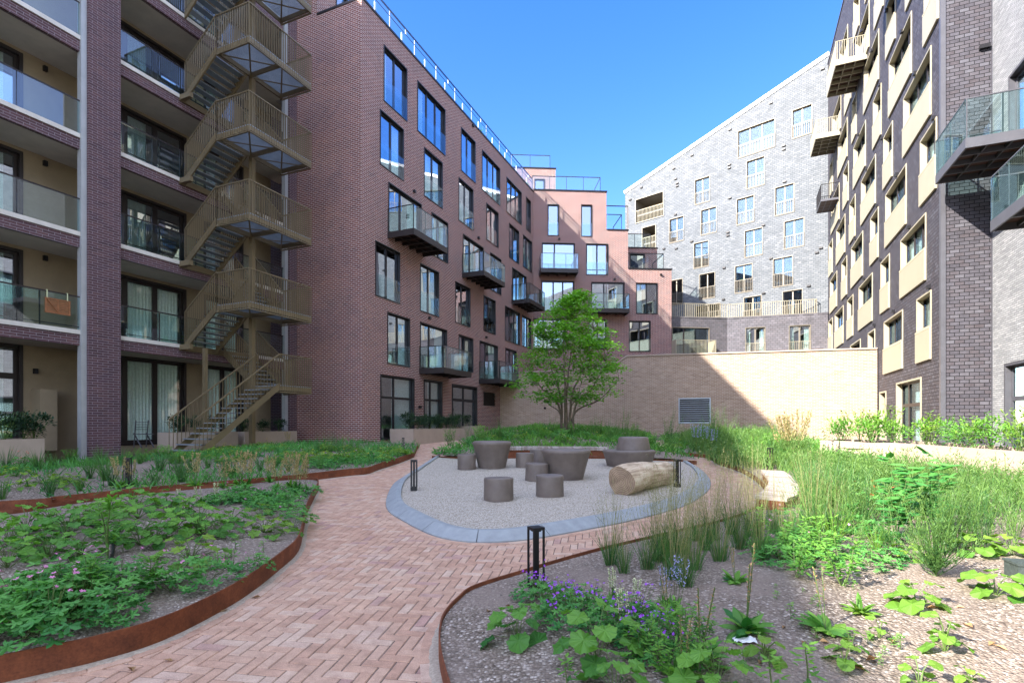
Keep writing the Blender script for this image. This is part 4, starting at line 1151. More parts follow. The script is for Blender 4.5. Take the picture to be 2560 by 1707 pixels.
# ---- herringbone clay pavers, each brick its own little slab
Wb = .09; NB = 2.5
th0 = radians(-9); ca, sa = cos(th0), sin(th0)
pv = MB()
def pav_ok(x, y):
    return not (inside(x, y, L1) or inside(x, y, L2) or inside(x, y, B3) or inside(x, y, B4) or inside(x, y, PIT))
def paverbrick(x0, y0, x1, y1):
    g = .003; b = .005
    cx, cy = (x0 + x1) / 2, (y0 + y1) / 2
    wx, wy = cx * ca - cy * sa, cx * sa + cy * ca
    if not (-10.5 < wx < 9 and 1.2 < wy < 27): return
    if wy < 22 and abs(wx) > 1.15 * wy + 1.5: return
    # keep whatever a corner shows
    ok = False
    for (px, py) in ((x0, y0), (x1, y0), (x1, y1), (x0, y1)):
        if pav_ok(px * ca - py * sa, px * sa + py * ca): ok = True; break
    if not ok: return
    pv.tint = random.random() if random.random() < .97 else 1.0
    dz = random.uniform(-.0015, .0015); tx, ty = random.uniform(-.008, .008), random.uniform(-.008, .008)
    def T(px, py, z):
        X, Y = px * ca - py * sa, px * sa + py * ca
        return (X, Y, gz(X, Y) + z + dz + (px - cx) * tx + (py - cy) * ty)
    O = [T(x0 + g, y0 + g, -.007), T(x1 - g, y0 + g, -.007), T(x1 - g, y1 - g, -.007), T(x0 + g, y1 - g, -.007)]
    I = [T(x0 + g + b, y0 + g + b, 0), T(x1 - g - b, y0 + g + b, 0), T(x1 - g - b, y1 - g - b, 0), T(x0 + g + b, y1 - g - b, 0)]
    pv.poly(I)
    for i in range(4):
        k = (i + 1) % 4; pv.poly([O[i], O[k], I[k], I[i]])
rng = 340
import itertools
for a in range(-rng, rng):
    for b in range(-rng // 2, rng // 2):
        ox = a + NB * b; oy = a - NB * b
        if abs(ox) * Wb > 30 or abs(oy) * Wb > 30: continue
        X, Y = ox * Wb, oy * Wb
        wx, wy = X * ca - Y * sa, X * sa + Y * ca
        if not (-11 < wx < 9.5 and .8 < wy < 27.5): continue
        paverbrick(X, Y, X + NB * Wb, Y + Wb); paverbrick(X, Y + Wb, X + Wb, Y + (1 + NB) * Wb)
tag(pv.build('path', M['paver']), kind='structure')

# ragged drift of sand along the steel edgings, and a row of bricks following each edge
def ribbon_pts(P, st=.03):
    out = []; 
    for i in range(len(P) - 1):
        a, b = Vector((P[i][0], P[i][1], 0)), Vector((P[i + 1][0], P[i + 1][1], 0)); n = max(1, int((b - a).length / st))
        for k in range(n): out.append(a.lerp(b, k / n))
    return out
def drift(P, side):
    m = MB(); pts = ribbon_pts(P); rows = []
    for i in range(1, len(pts) - 1):
        d = (pts[i + 1] - pts[i - 1]).normalized(); q = Vector((d.y, -d.x, 0)) * side; p = pts[i]
        w = .035 + .05 * max(0, fbm(i * .05, side) + .4) + .02 * random.random(); z = gz(p.x, p.y)
        rows.append([p - q * .01 + Vector((0, 0, z + .016)), p + q * w * .6 + Vector((0, 0, z + .010)), p + q * w + Vector((0, 0, z + .001))])
    m.grid(rows); return tag(m.build('sand_drift', M['sand']), kind='structure')
def border(P, side, off, w=.105, ln=.21):
    m = MB(); pts = ribbon_pts(P, .02); acc = 0; i = 1; step = int(ln / .02)
    for i in range(1, len(pts) - step - 1, step):
        a, b = pts[i], pts[i + step]; 
        if (b - a).length > ln * 1.4: continue
        g = (b - a).normalized() * .004; da = (pts[i + 1] - pts[i - 1]).normalized(); db = (pts[min(len(pts) - 1, i + step + 1)] - pts[i + step - 1]).normalized()
        qa = Vector((da.y, -da.x, 0)) * side; qb = Vector((db.y, -db.x, 0)) * side; m.tint = random.random() * .95
        f = lambda p, e: Vector((p.x, p.y, gz(p.x, p.y) + e))
        top = [f(a + g + qa * off, .004), f(b - g + qb * off, .004), f(b - g + qb * (off + w), .004), f(a + g + qa * (off + w), .004)]
        m.poly(top)
        for k in range(4): j = (k + 1) % 4; m.poly([top[k] - Vector((0, 0, .02)), top[j] - Vector((0, 0, .02)), top[j], top[k]])
    return tag(m.build('path_border', M['paver']), kind='structure')
L2o = catmull([(p[0], p[1], 0) for p in [(-13.5, 6.5)] + L2c], 6); B4o = catmull([(p[0], p[1], 0) for p in B4c], 6)
def side_of(P, bed):
    i = len(P) // 2; a, b = Vector(P[i - 1]), Vector(P[i + 1]); d = (b - a).normalized(); q = Vector((d.y, -d.x, 0)) * .15; m_ = Vector(P[i])
    return -1 if inside((m_ + q).x, (m_ + q).y, bed) else 1
for P_, bd in ((L1[:-4], L1), (L2o, L2), (B4o, B4)):
    sd_ = side_of(P_, bd); drift(P_, sd_); border(P_, sd_, .03)
sd_ = side_of(PIT, PIT); border(PIT, sd_, .012)

# ---- gravel pit and its bevelled kerb of long stones
bk = V2([(1150, 1153), (1270, 1152), (1400, 1153), (1520, 1154), (1674, 1160)])
PITfull = PIT[:]
def offs(pts, d, closed=False):
    out = []; n = len(pts)
    for i in range(n):
        a = Vector(pts[max(i - 1, 0)]); b = Vector(pts[min(i + 1, n - 1)]); t = (b - a).normalized()
        out.append(Vector(pts[i]) + Vector((-t.y, t.x, 0)) * d)
    return out
inn = offs(PIT, .26)
g = MB()
gp = [p for p in offs(PIT, .20)]
cxy = (sum(p[0] for p in gp) / len(gp), sum(p[1] for p in gp) / len(gp))
poly_in = [(p[0], p[1]) for p in gp] + [(b[0], b[1] + .1) for b in bk[::-1]]
gv, gfc = [], []
# fan grid: radial rings
ring = 14
for p in poly_in:
    for r in range(ring + 1):
        f = r / ring; x = cxy[0] + (p[0] - cxy[0]) * f; y = cxy[1] + (p[1] - cxy[1]) * f
        gv.append((x, y, gz(x, y) + .085 + fbm(x * 1.3, y * 1.3) * .03 + fbm(x * 7, y * 7) * .012))
npi = len(poly_in)
for i in range(npi):
    k = (i + 1) % npi
    for r in range(ring): gfc.append((i * (ring + 1) + r, i * (ring + 1) + r + 1, k * (ring + 1) + r + 1, k * (ring + 1) + r))
me = bpy.data.meshes.new('gravel'); me.from_pydata(gv, [], gfc); me.materials.append(M['gravel']); me.polygons.foreach_set('use_smooth', [True] * len(gfc))
o = bpy.data.objects.new('gravel', me); COL.objects.link(o); o['kind'] = 'structure'
kb = empty('kerb', (PIT[0][0], PIT[0][1], gz(*PIT[0][:2])), 'blue-grey bevelled concrete kerb of long stones curving round the gravel circle', 'kerb')
per = [0]
for i in range(1, len(PIT)): per.append(per[-1] + (Vector(PIT[i]) - Vector(PIT[i - 1])).length)
def along(t):
    for i in range(1, len(PIT)):
        if per[i] >= t or i == len(PIT) - 1:
            f = min(1, (t - per[i - 1]) / max(1e-6, per[i] - per[i - 1])); p = Vector(PIT[i - 1]).lerp(Vector(PIT[i]), f)
            return p, i
def nrm(t):
    a = along(max(0, t - .05))[0]; b = along(min(per[-1], t + .05))[0]; d = (b - a).normalized(); return Vector((-d.y, d.x, 0))
Ls = 1.0; ns = int(per[-1] / Ls); Ls = per[-1] / ns
for k in range(ns):
    m = MB(); rows = []
    for j in range(7):
        t = k * Ls + .006 + (Ls - .012) * j / 6; p = along(t)[0]; n_ = nrm(t); z = gz(p.x, p.y)
        prof = [(0, -.04), (0, .02), (.17, .125), (.19, .13), (.265, .13), (.27, .12), (.27, -.02)]
        rows.append([p + n_ * a + Vector((0, 0, z + b)) for a, b in prof])
    m.grid(rows); m.poly(rows[0]); m.poly(rows[-1][::-1]); m.tint = random.random()
    m.build('kerb_stone', M['stone_blue'], kb)

# ================================================================ FURNITURE
def onpit(px, py, dz=.09): return G(px, py, dz)
# stools
STO = [(1245.5, 1253, 75, 'taupe drum stool nearest the viewer on the left, standing free on the gravel'),
       (1377, 1244, 70, 'taupe drum stool nearest the viewer on the right, in front of the larger round table'),
       (1343, 1204, 58, 'taupe drum stool between the front right stool and the larger round table'),
       (1165, 1174, 46, 'small-looking taupe drum stool at the left side of the farther round table'),
       (1312, 1169, 45, 'taupe drum stool midway between the two round tables'),
       (1346, 1158, 42, 'taupe drum stool mostly hidden behind the left rim of the larger round table')]
for (px, py, wpx, lab) in STO:
    p = onpit(px, py); Y0 = p.y; r = wpx / F * Y0 / 2 * .98
    c = Vector((p.x, p.y + r, gz(0, p.y + r) + .085)); r = wpx / F * c.y / 2
    m = MB(); h = .385
    m.lathe((0, 0, 0), [(r * .97, -.03), (r * .985, .0), (r, .03), (r * .985, h * .5), (r * .985, h - .03), (r * .975, h - .012), (r * .95, h - .002), (r * .90, h), (0.001, h + .006)], 48, cap=False)
    o = m.build('stool', M['plastic'], smooth=True); o.location = c; o.rotation_euler = (SL * .5, random.uniform(-.02, .02), random.uniform(0, 6)); ORG[o.name] = c
    tag(o, lab, 'stool', 'taupe drum stools on the gravel')
for (px, py, wpx, hpx, lab) in ((1228.5, 1172, 98, 66, 'round taupe tapered table on the left, its bowl-like top above one small stool'), (1419.5, 1202, 123, 74, 'larger round taupe tapered table in the middle with stools gathered round it')):
    p = onpit(px, py); rt = wpx / F * (p.y + .5) / 2; c = Vector((p.x, p.y + rt * .75, gz(0, p.y + rt) + .085)); rt = wpx / F * c.y / 2; h = hpx / F * (c.y - rt * .2)
    m = MB()
    m.lathe((0, 0, 0), [(rt * .68, -.03), (rt * .70, .01), (rt * .95, h * .82), (rt * .985, h * .86), (rt, h * .91), (rt * .99, h * .96), (rt * .94, h * .99), (rt * .84, h), (rt * .80, h - .004), (rt * .78, h - .02), (rt * .4, h - .028), (0.001, h - .03)], 64, cap=False)
    o = m.build('round_table', M['plastic'], smooth=True); o.location = c; ORG[o.name] = c; tag(o, lab, 'table', 'round taupe tables')
# round seat with central back
p = onpit(1588, 1171); c = Vector((p.x, p.y + .75, gz(0, p.y + .7) + .085)); rt = 131 / F * c.y / 2
sc_ = rt
rs = empty('round_bench', c, 'two-tier round taupe seat with a raised central backrest behind the log', 'seat')
m = MB(); m.lathe(c, [(rt * .80, -.03), (rt * .82, .0), (rt * .97, .36), (rt, .40), (rt * .985, .43), (rt * .9, .44), (rt * .5, .43)], 64, cap=False); m.build('seat', M['plastic'], rs, smooth=True)
m = MB(); cb = c + Vector((.18, .25, 0)); m.lathe(cb, [(rt * .66, .41), (rt * .58, .70), (rt * .565, .76), (rt * .53, .79), (rt * .45, .8), (.001, .8)], 64, cap=False); m.build('backrest', M['plastic'], rs, smooth=True)
# log
pa = G(1556, 1238, .09); pb = G(1632, 1192, .09)
ra, rb = .285, .25
LA = Vector((pa.x, pa.y + .12, gz(0, pa.y) + .085 + ra - .03)); LBp = LA + Vector((1.2, 1.32, .03))
ax = (LBp - LA); LL_ = ax.length
lg = empty('log', LA - Vector((0, 0, ra)), 'thick bleached bare tree log lying on the gravel', 'log')
def logrows():
    rows = []
    for i in range(19):
        f = i / 18; r = ra * (1 - f) + rb * f
        r *= 1 + .04 * sin(7 * f) + (.05 * math.exp(-((f - .6) / .08) ** 2))
        yb = .04 * sin(f * pi) ; zb = .02 * sin(f * pi)
        rr_ = []
        for k in range(28):
            t = 2 * pi * k / 28; q = r * (1 + .06 * sin(2 * t + 1.0) + .05 * sin(3 * t + f * 2) + .02 * sin(7 * t + 5 * f) + .015 * random.uniform(-1, 1))
            if f == 0: q *= .965
            rr_.append(Vector((f * LL_, yb + cos(t) * q, zb + sin(t) * q)))
        rows.append(rr_)
    return rows
R0 = logrows()
m = MB(); m.grid(R0, True)
o1 = m.build('bark', M['log'], smooth=True); 
m = MB(); ce = Vector((0.0, 0, 0))
rings_ = [[ce + (p - ce) * f + Vector((-.012 * (1 - f), 0, 0)) for p in R0[0]] for f in (1, .75, .5, .25, .02)]
m.grid(rings_, True); o2 = m.build('cut_end', M['log_end'], smooth=False)
m = MB(); ce = Vector((LL_, R0[-1][0].y * 0, 0)); m.poly(R0[-1]); o3 = m.build('far_end', M['log_end'])
rz = math.atan2(ax.y, ax.x); ry = -math.atan2(ax.z, math.hypot(ax.x, ax.y))
for o in (o1, o2, o3):
    o.parent = lg; o.location = (0, 0, ra); o.rotation_euler = (.4, ry, rz); ORG[o.name] = LA
# crack on the cut end
# bollard lights
def bollard(h, w):
    t = empty('bollard_light', (0, 0, 0), 'x', 'bollard light', 'black open-frame bollard lights')
    m = MB(); hw = w / 2; b = w * .14
    for sx in (-1, 1):
        for sy in (-1, 1):
            m.box(WORLD, sx * (hw - b / 2) - b / 2, sx * (hw - b / 2) + b / 2, sy * (hw - b / 2) - b / 2, sy * (hw - b / 2) + b / 2, h * .02, h * .955)
    m.box(WORLD, -hw, hw, -hw, hw, h * .956, h); m.box(WORLD, -hw * .6, hw * .6, -hw * .6, hw * .6, h * .93, h * .9555)
    m.build('frame', M['black'], t)
    m = MB(); m.box(WORLD, -hw * .98, hw * .98, -hw * .98, hw * .98, -.1, h * .12); m.build('base', M['black'], t)
    m = MB(); m.box(WORLD, -hw * .3, hw * .3, -hw * .3, hw * .3, h * .121, h * .929); m.build('lamp_post', M['black'], t)
    return t
BL = bollard(.62, .125)
bl_list = [(1340, 1476, .12, 160, 'black open-frame bollard light nearest the viewer beside the right bed edging'), (1035, 1225, .09, 76, 'black bollard light on the left of the gravel inside the kerb'),
           (1693, 1216, .09, 68, 'black bollard light on the right of the gravel beside the log'), (319, 1212, .2, 68, 'black bollard light among grasses in the left bed'),
           (1008, 1128, .1, 31, 'small-looking black bollard light in front of the brick building planter'), (1925, 1168, .2, 32, 'black bollard light behind the curved bench')]
for i, (px, py, dz, hpx, lab) in enumerate(bl_list):
    o = BL if i == 0 else copy_tree(BL)
    p = G(px, py, dz); o.location = p; s = hpx / F * p.y / .62; s = min(max(s, .8), 1.35)
    o.scale = (s, s, s); o.rotation_euler = (0, 0, [.5, .05, .1, .3, .2, .4][i]); o['label'] = lab; o['category'] = 'bollard light'
# curved bench on the right
def bench_from(inner, outer, h, name, label, slatw=.045, thick=.05, cheek='corten', base_in=.05):
    n = len(inner); t = empty(name, (inner[0][0], inner[0][1], gz(*inner[0][:2])), label, 'bench')
    m = MB(); Li = [0]; 
    for i in range(1, n): Li.append(Li[-1] + (Vector(outer[i]) - Vector(outer[i - 1])).length)
    ns_ = int(Li[-1] / slatw)
    def at(P, f):
        x = f * (n - 1); i = min(n - 2, int(x)); return Vector(P[i]).lerp(Vector(P[i + 1]), x - i)
    for k in range(ns_):
        f0, f1 = (k + .07) / ns_, (k + .93) / ns_; m.tint = random.random()
        q = [at(inner, f0), at(inner, f1), at(outer, f1), at(outer, f0)]
        top = [Vector((p.x, p.y, gz(p.x, p.y) + h)) for p in q]; bot = [v_ - Vector((0, 0, thick)) for v_ in top]
        m.poly(top)
        for i in range(4): j = (i + 1) % 4; m.poly([bot[i], bot[j], top[j], top[i]])
    m.build('slat_top', M['slat'], t)
    m = MB()
    for P, Q in ((inner, outer), (outer, inner)):
        rows = []
        for i in range(n):
            p = Vector(P[i]).lerp(Vector(Q[i]), .08); z = gz(p.x, p.y); rows.append([Vector((p.x, p.y, z - .02)), Vector((p.x, p.y, z + h - thick - .004))])
        m.grid(rows)
    for i in (0, n - 1):
        a = Vector(inner[i]).lerp(Vector(outer[i]), .08); b = Vector(outer[i]).lerp(Vector(inner[i]), .08)
        m.poly([(a.x, a.y, gz(a.x, a.y) - .02), (b.x, b.y, gz(b.x, b.y) - .02), (b.x, b.y, gz(b.x, b.y) + h - thick - .004), (a.x, a.y, gz(a.x, a.y) + h - thick - .004)])
    m.build('base', M[cheek], t)
    return t
inn_ = catmull([tuple(G(*p, .33)[:2]) + (0,) for p in ((1902, 1174), (1917, 1192), (1921, 1206), (1908, 1224), (1884, 1238))], 5)
out_ = catmull([tuple(G(*p, .33)[:2]) + (0,) for p in ((1960, 1177), (1986, 1196), (2001, 1218), (1996, 1234), (1967, 1246))], 5)
bench_from(inn_, out_, .33, 'curved_bench', 'curved pale slatted bench on a rust steel base beside the right path')
inn_ = catmull([tuple(G(*p, .0)[:2]) + (0,) for p in ((1270, 1152), (1340, 1151), (1400, 1152), (1460, 1152), (1522, 1153))], 5)
out_ = [Vector((p.x, p.y + .48, 0)) for p in inn_]
inn_ = [Vector((p.x, p.y - .03, 0)) for p in inn_]
bench_from(inn_, out_, .43, 'slatted_bench', 'long low bench of narrow timber slats along the back of the gravel circle', slatw=.07, thick=.09)

# ---- planters
def planter(name, pts, h, label, th=.08, fill=.08, cat='planter', zb=None):
    P = [Vector((p[0], p[1], 0)) for p in pts]; n = len(P)
    c = sum(P, Vector()) / n; z = zb if zb is not None else gz(c.x, c.y)
    t = empty(name, (c.x, c.y, z), label, cat)
    m = MB(); I = []
    for i in range(n):
        a = (P[i] - P[i - 1]).normalized(); b = (P[(i + 1) % n] - P[i]).normalized()
        na = Vector((-a.y, a.x, 0)); nb = Vector((-b.y, b.x, 0)); q = (na + nb); q = q / max(.3, q.length_squared / 2) if q.length > .1 else na
        if (c - P[i]).dot(q) < 0: q = -q
        I.append(P[i] + q * th)
    up = Vector((0, 0, 1))
    for i in range(n):
        k = (i + 1) % n
        m.poly([P[i] + up * (z - .4), P[k] + up * (z - .4), P[k] + up * (z + h), P[i] + up * (z + h)]); m.poly([P[i] + up * (z + h), P[k] + up * (z + h), I[k] + up * (z + h), I[i] + up * (z + h)])
        m.poly([I[i] + up * (z + h), I[k] + up * (z + h), I[k] + up * (z + h - .2), I[i] + up * (z + h - .2)])
    m.build('shell', M['planter'], t)
    m = MB(); m.poly([p + up * (z + h - fill) for p in I]); m.build('soil_fill', M['soil'], t)
    return t, z + h - fill
W0f = court(0)
pl = lambda s, w: tuple(W0f.P(s, w, 0))[:2]
a1_, a2_ = pl(19.6, -13.55), pl(25.6, -13.2)
PLA, zA = planter('planter', [pl(20.3, BW + .05), pl(20.0, -13.3), pl(25.3, -13.2), pl(25.5, BW + .05)], .62, 'long low sand-coloured concrete planter along the foot of the purple-red brick facade')
PLB, zB = planter('planter', [pl(25.7, BW + .05), pl(25.65, -13.35), pl(27.0, -13.3), pl(27.0, BW + .05)], .62, 'short greyer concrete planter joined to the right end of the brick facade planter')
x_ = lbf.a(112, 1.7)
PLC, zC = planter('planter', [pl(4.4, -18.3), pl(4.4, -17.1), pl(lbf.a(112, 1.6), -17.1), pl(lbf.a(112, 1.6) + .05, -18.3)], .72, 'sand-coloured concrete planter at the far left in front of the ground floor windows', zb=.62)
PLD, zD = planter('planter', [pl(12.0, -18.4), pl(11.9, -17.3), pl(14.3, -17.3), pl(14.3, -18.4)], .72, 'sand-coloured concrete planter behind the foot of the outdoor staircase', zb=.72)
PLE, zE = planter('planter', [pl(14.6, -18.4), pl(14.6, -17.3), pl(17.2, -17.3), pl(17.2, -18.4)], .66, 'sand-coloured concrete planter under the staircase beside its column', zb=.76)
fr_ = [G(2052, 1168)[:2], G(2200, 1168)[:2], G(2330, 1182)[:2], G(2480, 1215)[:2], G(2640, 1262)[:2], G(2800, 1330)[:2]]
def at_d(px, Y): return ((px - CX) / F * Y, Y)
fr_ = [at_d(2050, 16.2), at_d(2130, 15.4), at_d(2230, 14.2), at_d(2330, 12.6), at_d(2450, 10.9), at_d(2600, 9.4)]
bk_ = [(p[0] + 1.6, p[1] + 1.3) for p in fr_][::-1]
PLF, zF = planter('planter', fr_ + bk_, .78, 'long curving sand-coloured planter below the dark slate block on the right', zb=.45)

# grey box at the right edge
p = G(2546, 1480, .2); m = MB(); s_ = .0
fx = Frame((p.x, p.y), (1, -.3), (-.3, -1))
m.box(fx, 0, .4, -.2, 0, p.z - .1, p.z + .22); m.box(fx, -.01, .41, -.21, .01, p.z + .22, p.z + .238)
o = m.build('stone_box', M['granite'], loc=p); tag(o, 'low dark grey-green box standing in the sunny soil at the right edge', 'box')
# paper scrap
p = G(1862, 1652, .16); m = MB(); rows = []
for i in range(7):
    rows.append([(p.x + (i - 3) * .023 + (j - 2) * .004, p.y + (j - 2) * .02 + random.uniform(-.004, .004), bedz(3, p.x, p.y) + .012 + random.uniform(0, .018)) for j in range(5)])
m.grid(rows); o = m.build('paper_scrap', M['paper'], loc=p); tag(o, 'crumpled white paper scrap lying on the soil of the near right bed', 'litter')
# hose
pts = [G(px, py, .32) for px, py in ((0, 1476), (40, 1468), (80, 1452), (120, 1437), (180, 1425), (240, 1410), (275, 1385), (282, 1350), (262, 1325), (225, 1310), (160, 1303), (100, 1300))]
pts = catmull([tuple(q[:2]) + (0,) for q in pts], 4); pts = [Vector((q.x, q.y, bedz(0, q.x, q.y) + .012)) for q in pts]
m = MB(); m.tube(pts, .014, 8); o = m.build('irrigation_hose', M['black_hose'], loc=pts[0]); tag(o, 'thin black irrigation hose winding between the plants of the near left bed', 'hose')
# folding chair on the patio
c0 = W0f.P(11.35, -18.4, 0.95)
ch = empty('folding_chair', c0, 'dark slatted folding garden chair by the glass door behind the stair foot', 'chair')
fch = Frame((c0.x, c0.y), U, N)
m = MB(); m.bar(fch.P(0, -.2, .95), fch.P(-.18, .2, 1.85), .03); m.bar(fch.P(.4, -.2, .95), fch.P(.22, .2, 1.85), .03); m.bar(fch.P(0, .2, .95), fch.P(0, -.2, 1.42), .03); m.bar(fch.P(.4, .2, .95), fch.P(.4, -.2, 1.42), .03); m.build('frame', M['grey_steel'], ch)
m = MB()
for k in range(5): m.box(fch, -.02, .42, -.2 + k * .08, -.14 + k * .08, 1.38, 1.4)
m.build('seat', M['grey_steel'], ch)
m = MB()
for k in range(4): m.bar(fch.P(-.15, .12 + .02 * k, 1.55 + .08 * k), fch.P(.25, .12 + .02 * k, 1.55 + .08 * k), .05, .015)
m.build('backrest', M['grey_steel'], ch)

# ================================================================ PLANTS
RND = random.Random(11)
def fan_leaf(mb, base, d, up, size, lobes=5, depth=.35, cup=.12, fold=.12):
    """broad lobed leaf: d = direction it points, up = its face normal"""
    d = d.normalized(); s = d.cross(up)
    if s.length < 1e-3: s = Vector((1, 0, 0))
    s.normalize(); n = s.cross(d).normalized()
    c = base + d * size * .38 - n * size * .0
    pts = []; K = lobes * 4
    for i in range(K + 1):
        t = -pi * .93 + 2 * pi * .93 * i / K
        ph = (t / (2 * pi * .93) + .5) * lobes
        lob = abs((ph % 1) - .5) * 2
        r = size * .55 * (1 - depth * lob ** 1.3) * (1 - .12 * (abs(t) / pi) ** 2)
        x, y = cos(t) * r, sin(t) * r
        z = -cup * size * ((x * x + y * y) / (size * size * .3)) + abs(y) * .35 - .06 * size + (.05 if i % 4 == 2 else -.03) * size + RND.uniform(-.035, .035) * size
        pts.append(c + d * x + s * y + n * z)
    i0 = len(mb.v); mb.v += [tuple(c)] + [tuple(p) for p in pts] + [tuple(base)]
    for i in range(K):
        mb.f.append((i0, i0 + 1 + i, i0 + 2 + i)); mb.uv.append([(0, 0)] * 3); mb.t.append(mb.tint); mb.m.append(mb.mi)
    for tri in ((i0, i0 + K + 1, i0 + K + 2), (i0, i0 + K + 2, i0 + 1)):
        mb.f.append(tri); mb.uv.append([(0, 0)] * 3); mb.t.append(mb.tint); mb.m.append(mb.mi)
def lance(mb, base, d, ln, w, droop=.5, seg=4, fold=.25):
    d = d.normalized(); h = Vector((d.x, d.y, 0))
    h = h.normalized() if h.length > 1e-4 else Vector((1, 0, 0))
    s = Vector((-h.y, h.x, 0)); p = Vector(base); dr = d.copy(); rows = []
    for i in range(seg + 1):
        f = i / seg; ww_ = w * (sin(pi * min(1, f * .85 + .12)) ** .8) * (1 if f < 1 else .05)
        nn = s.cross(dr).normalized()
        rows.append([p - s * ww_ / 2 + nn * ww_ * fold, p, p + s * ww_ / 2 + nn * ww_ * fold])
        p = p + dr * ln / seg; dr = (dr + Vector((0, 0, -droop / seg))).normalized()
    mb.grid(rows)
def blade(mb, base, d, ln, w, droop=.4, seg=3):
    h = Vector((d.x, d.y, 0)); h = h.normalized() if h.length > 1e-4 else Vector((1, 0, 0))
    a = RND.uniform(0, pi); s = Vector((cos(a), sin(a), 0)) * w / 2; p = Vector(base); dr = d.normalized(); L_, R__ = [], []
    for i in range(seg):
        k = 1 - (i / seg) ** 2 * .7; L_.append(p - s * k); R__.append(p + s * k)
        p = p + dr * ln / seg; dr = (dr + Vector((h.x * droop * .3, h.y * droop * .3, -droop / seg))).normalized()
    i0 = len(mb.v); mb.v += [tuple(q) for pr_ in zip(L_, R__) for q in pr_] + [tuple(p)]
    for i in range(seg - 1):
        mb.f.append((i0 + 2 * i, i0 + 2 * i + 1, i0 + 2 * i + 3, i0 + 2 * i + 2)); mb.uv.append([(0, 0)] * 4); mb.t.append(mb.tint); mb.m.append(mb.mi)
    mb.f.append((i0 + 2 * seg - 2, i0 + 2 * seg - 1, i0 + 2 * seg)); mb.uv.append([(0, 0)] * 3); mb.t.append(mb.tint); mb.m.append(mb.mi)
def rd(el0, el1, az=None):
    az = RND.uniform(0, 2 * pi) if az is None else az; e = radians(RND.uniform(el0, el1)); return Vector((cos(az) * cos(e), sin(az) * cos(e), sin(e)))
def flower(mb, c, r, n=5):
    up = rd(20, 90); s = up.orthogonal().normalized(); q = up.cross(s)
    for i in range(n):
        a = 2 * pi * i / n; d = s * cos(a) + q * sin(a); e = s * cos(a + .5) + q * sin(a + .5); e2 = s * cos(a - .5) + q * sin(a - .5)
        mb.poly([c, c + e2 * r * .7 + up * r * .15, c + d * r + up * r * .25, c + e * r * .7 + up * r * .15])
PROTO = {}
def finish(name, mb, mats, fl=None, flm=None, flname='blossoms'):
    o = mb.build(name, mats)
    if fl and fl.f: fl.build(flname, flm, o)
    return o
def mk_mallow(n=17, size=.16, h=.37, leaf='leaf_mid', lobes=7, depth=.15, spread=.3, name='broad_leaf_plant', yellow=0):
    m = MB()
    for i in range(n):
        az = i * 2.4 + RND.uniform(-.3, .3); f = (i + .5) / n; rr_ = spread * sqrt(1 - f * .8) * RND.uniform(.6, 1.1); zz_ = h * (.18 + .82 * f) * RND.uniform(.85, 1.1)
        e = Vector((cos(az) * rr_, sin(az) * rr_, zz_)); sz = size * RND.uniform(.7, 1.2) * (1.1 - .35 * f)
        m.mi = 1; m.tube([(0, 0, 0), (e.x * .4, e.y * .4, e.z * .7), tuple(e)], .004, 4, cap=False)
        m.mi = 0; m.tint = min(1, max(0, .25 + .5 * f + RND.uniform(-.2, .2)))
        tl = RND.uniform(.35, 1.15); a2 = az + RND.uniform(-.5, .5); up = Vector((cos(a2) * tl, sin(a2) * tl, 1)).normalized(); dd = Vector((cos(az), sin(az), -.2 - .6 * (1 - f) * tl))
        fan_leaf(m, e, dd, up, sz, lobes, depth)
    return finish(name, m, [M[leaf], M['stem']])
def mk_geranium(n=70, h=.26, r=.28, flm=None, nf=8, leaf='leaf_cool', name='geranium', size=.055, depth=.7):
    m = MB(); fl = MB()
    for i in range(n):
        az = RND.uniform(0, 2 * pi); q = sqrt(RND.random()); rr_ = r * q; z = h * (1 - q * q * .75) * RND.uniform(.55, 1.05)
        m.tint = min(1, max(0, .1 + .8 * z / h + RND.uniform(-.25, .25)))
        up = Vector((cos(az) * q * .6 + RND.uniform(-.4, .4), sin(az) * q * .6 + RND.uniform(-.4, .4), 1)).normalized()
        fan_leaf(m, Vector((cos(az) * rr_, sin(az) * rr_, z)), rd(-20, 15, az + RND.uniform(-1, 1)), up, size * RND.uniform(1.1, 2), 5, depth, .1)
    m.mi = 1
    for i in range(10): e = rd(25, 80) * h * .9; m.tube([(0, 0, 0), tuple(e)], .003, 3, cap=False)
    for i in range(nf):
        az = RND.uniform(0, 2 * pi); q = RND.uniform(.2, 1.1); p = Vector((cos(az) * r * q, sin(az) * r * q, h * RND.uniform(.8, 1.35)))
        m.tube([(p.x * .6, p.y * .6, h * .4), tuple(p)], .002, 3, cap=False)
        for k in range(RND.randint(1, 3)): flower(fl, p + Vector((RND.uniform(-.02, .02), RND.uniform(-.02, .02), RND.uniform(-.01, .02))), RND.uniform(.012, .018))
    return finish(name, m, [M[leaf], M['stem']], fl, M[flm] if flm else None)
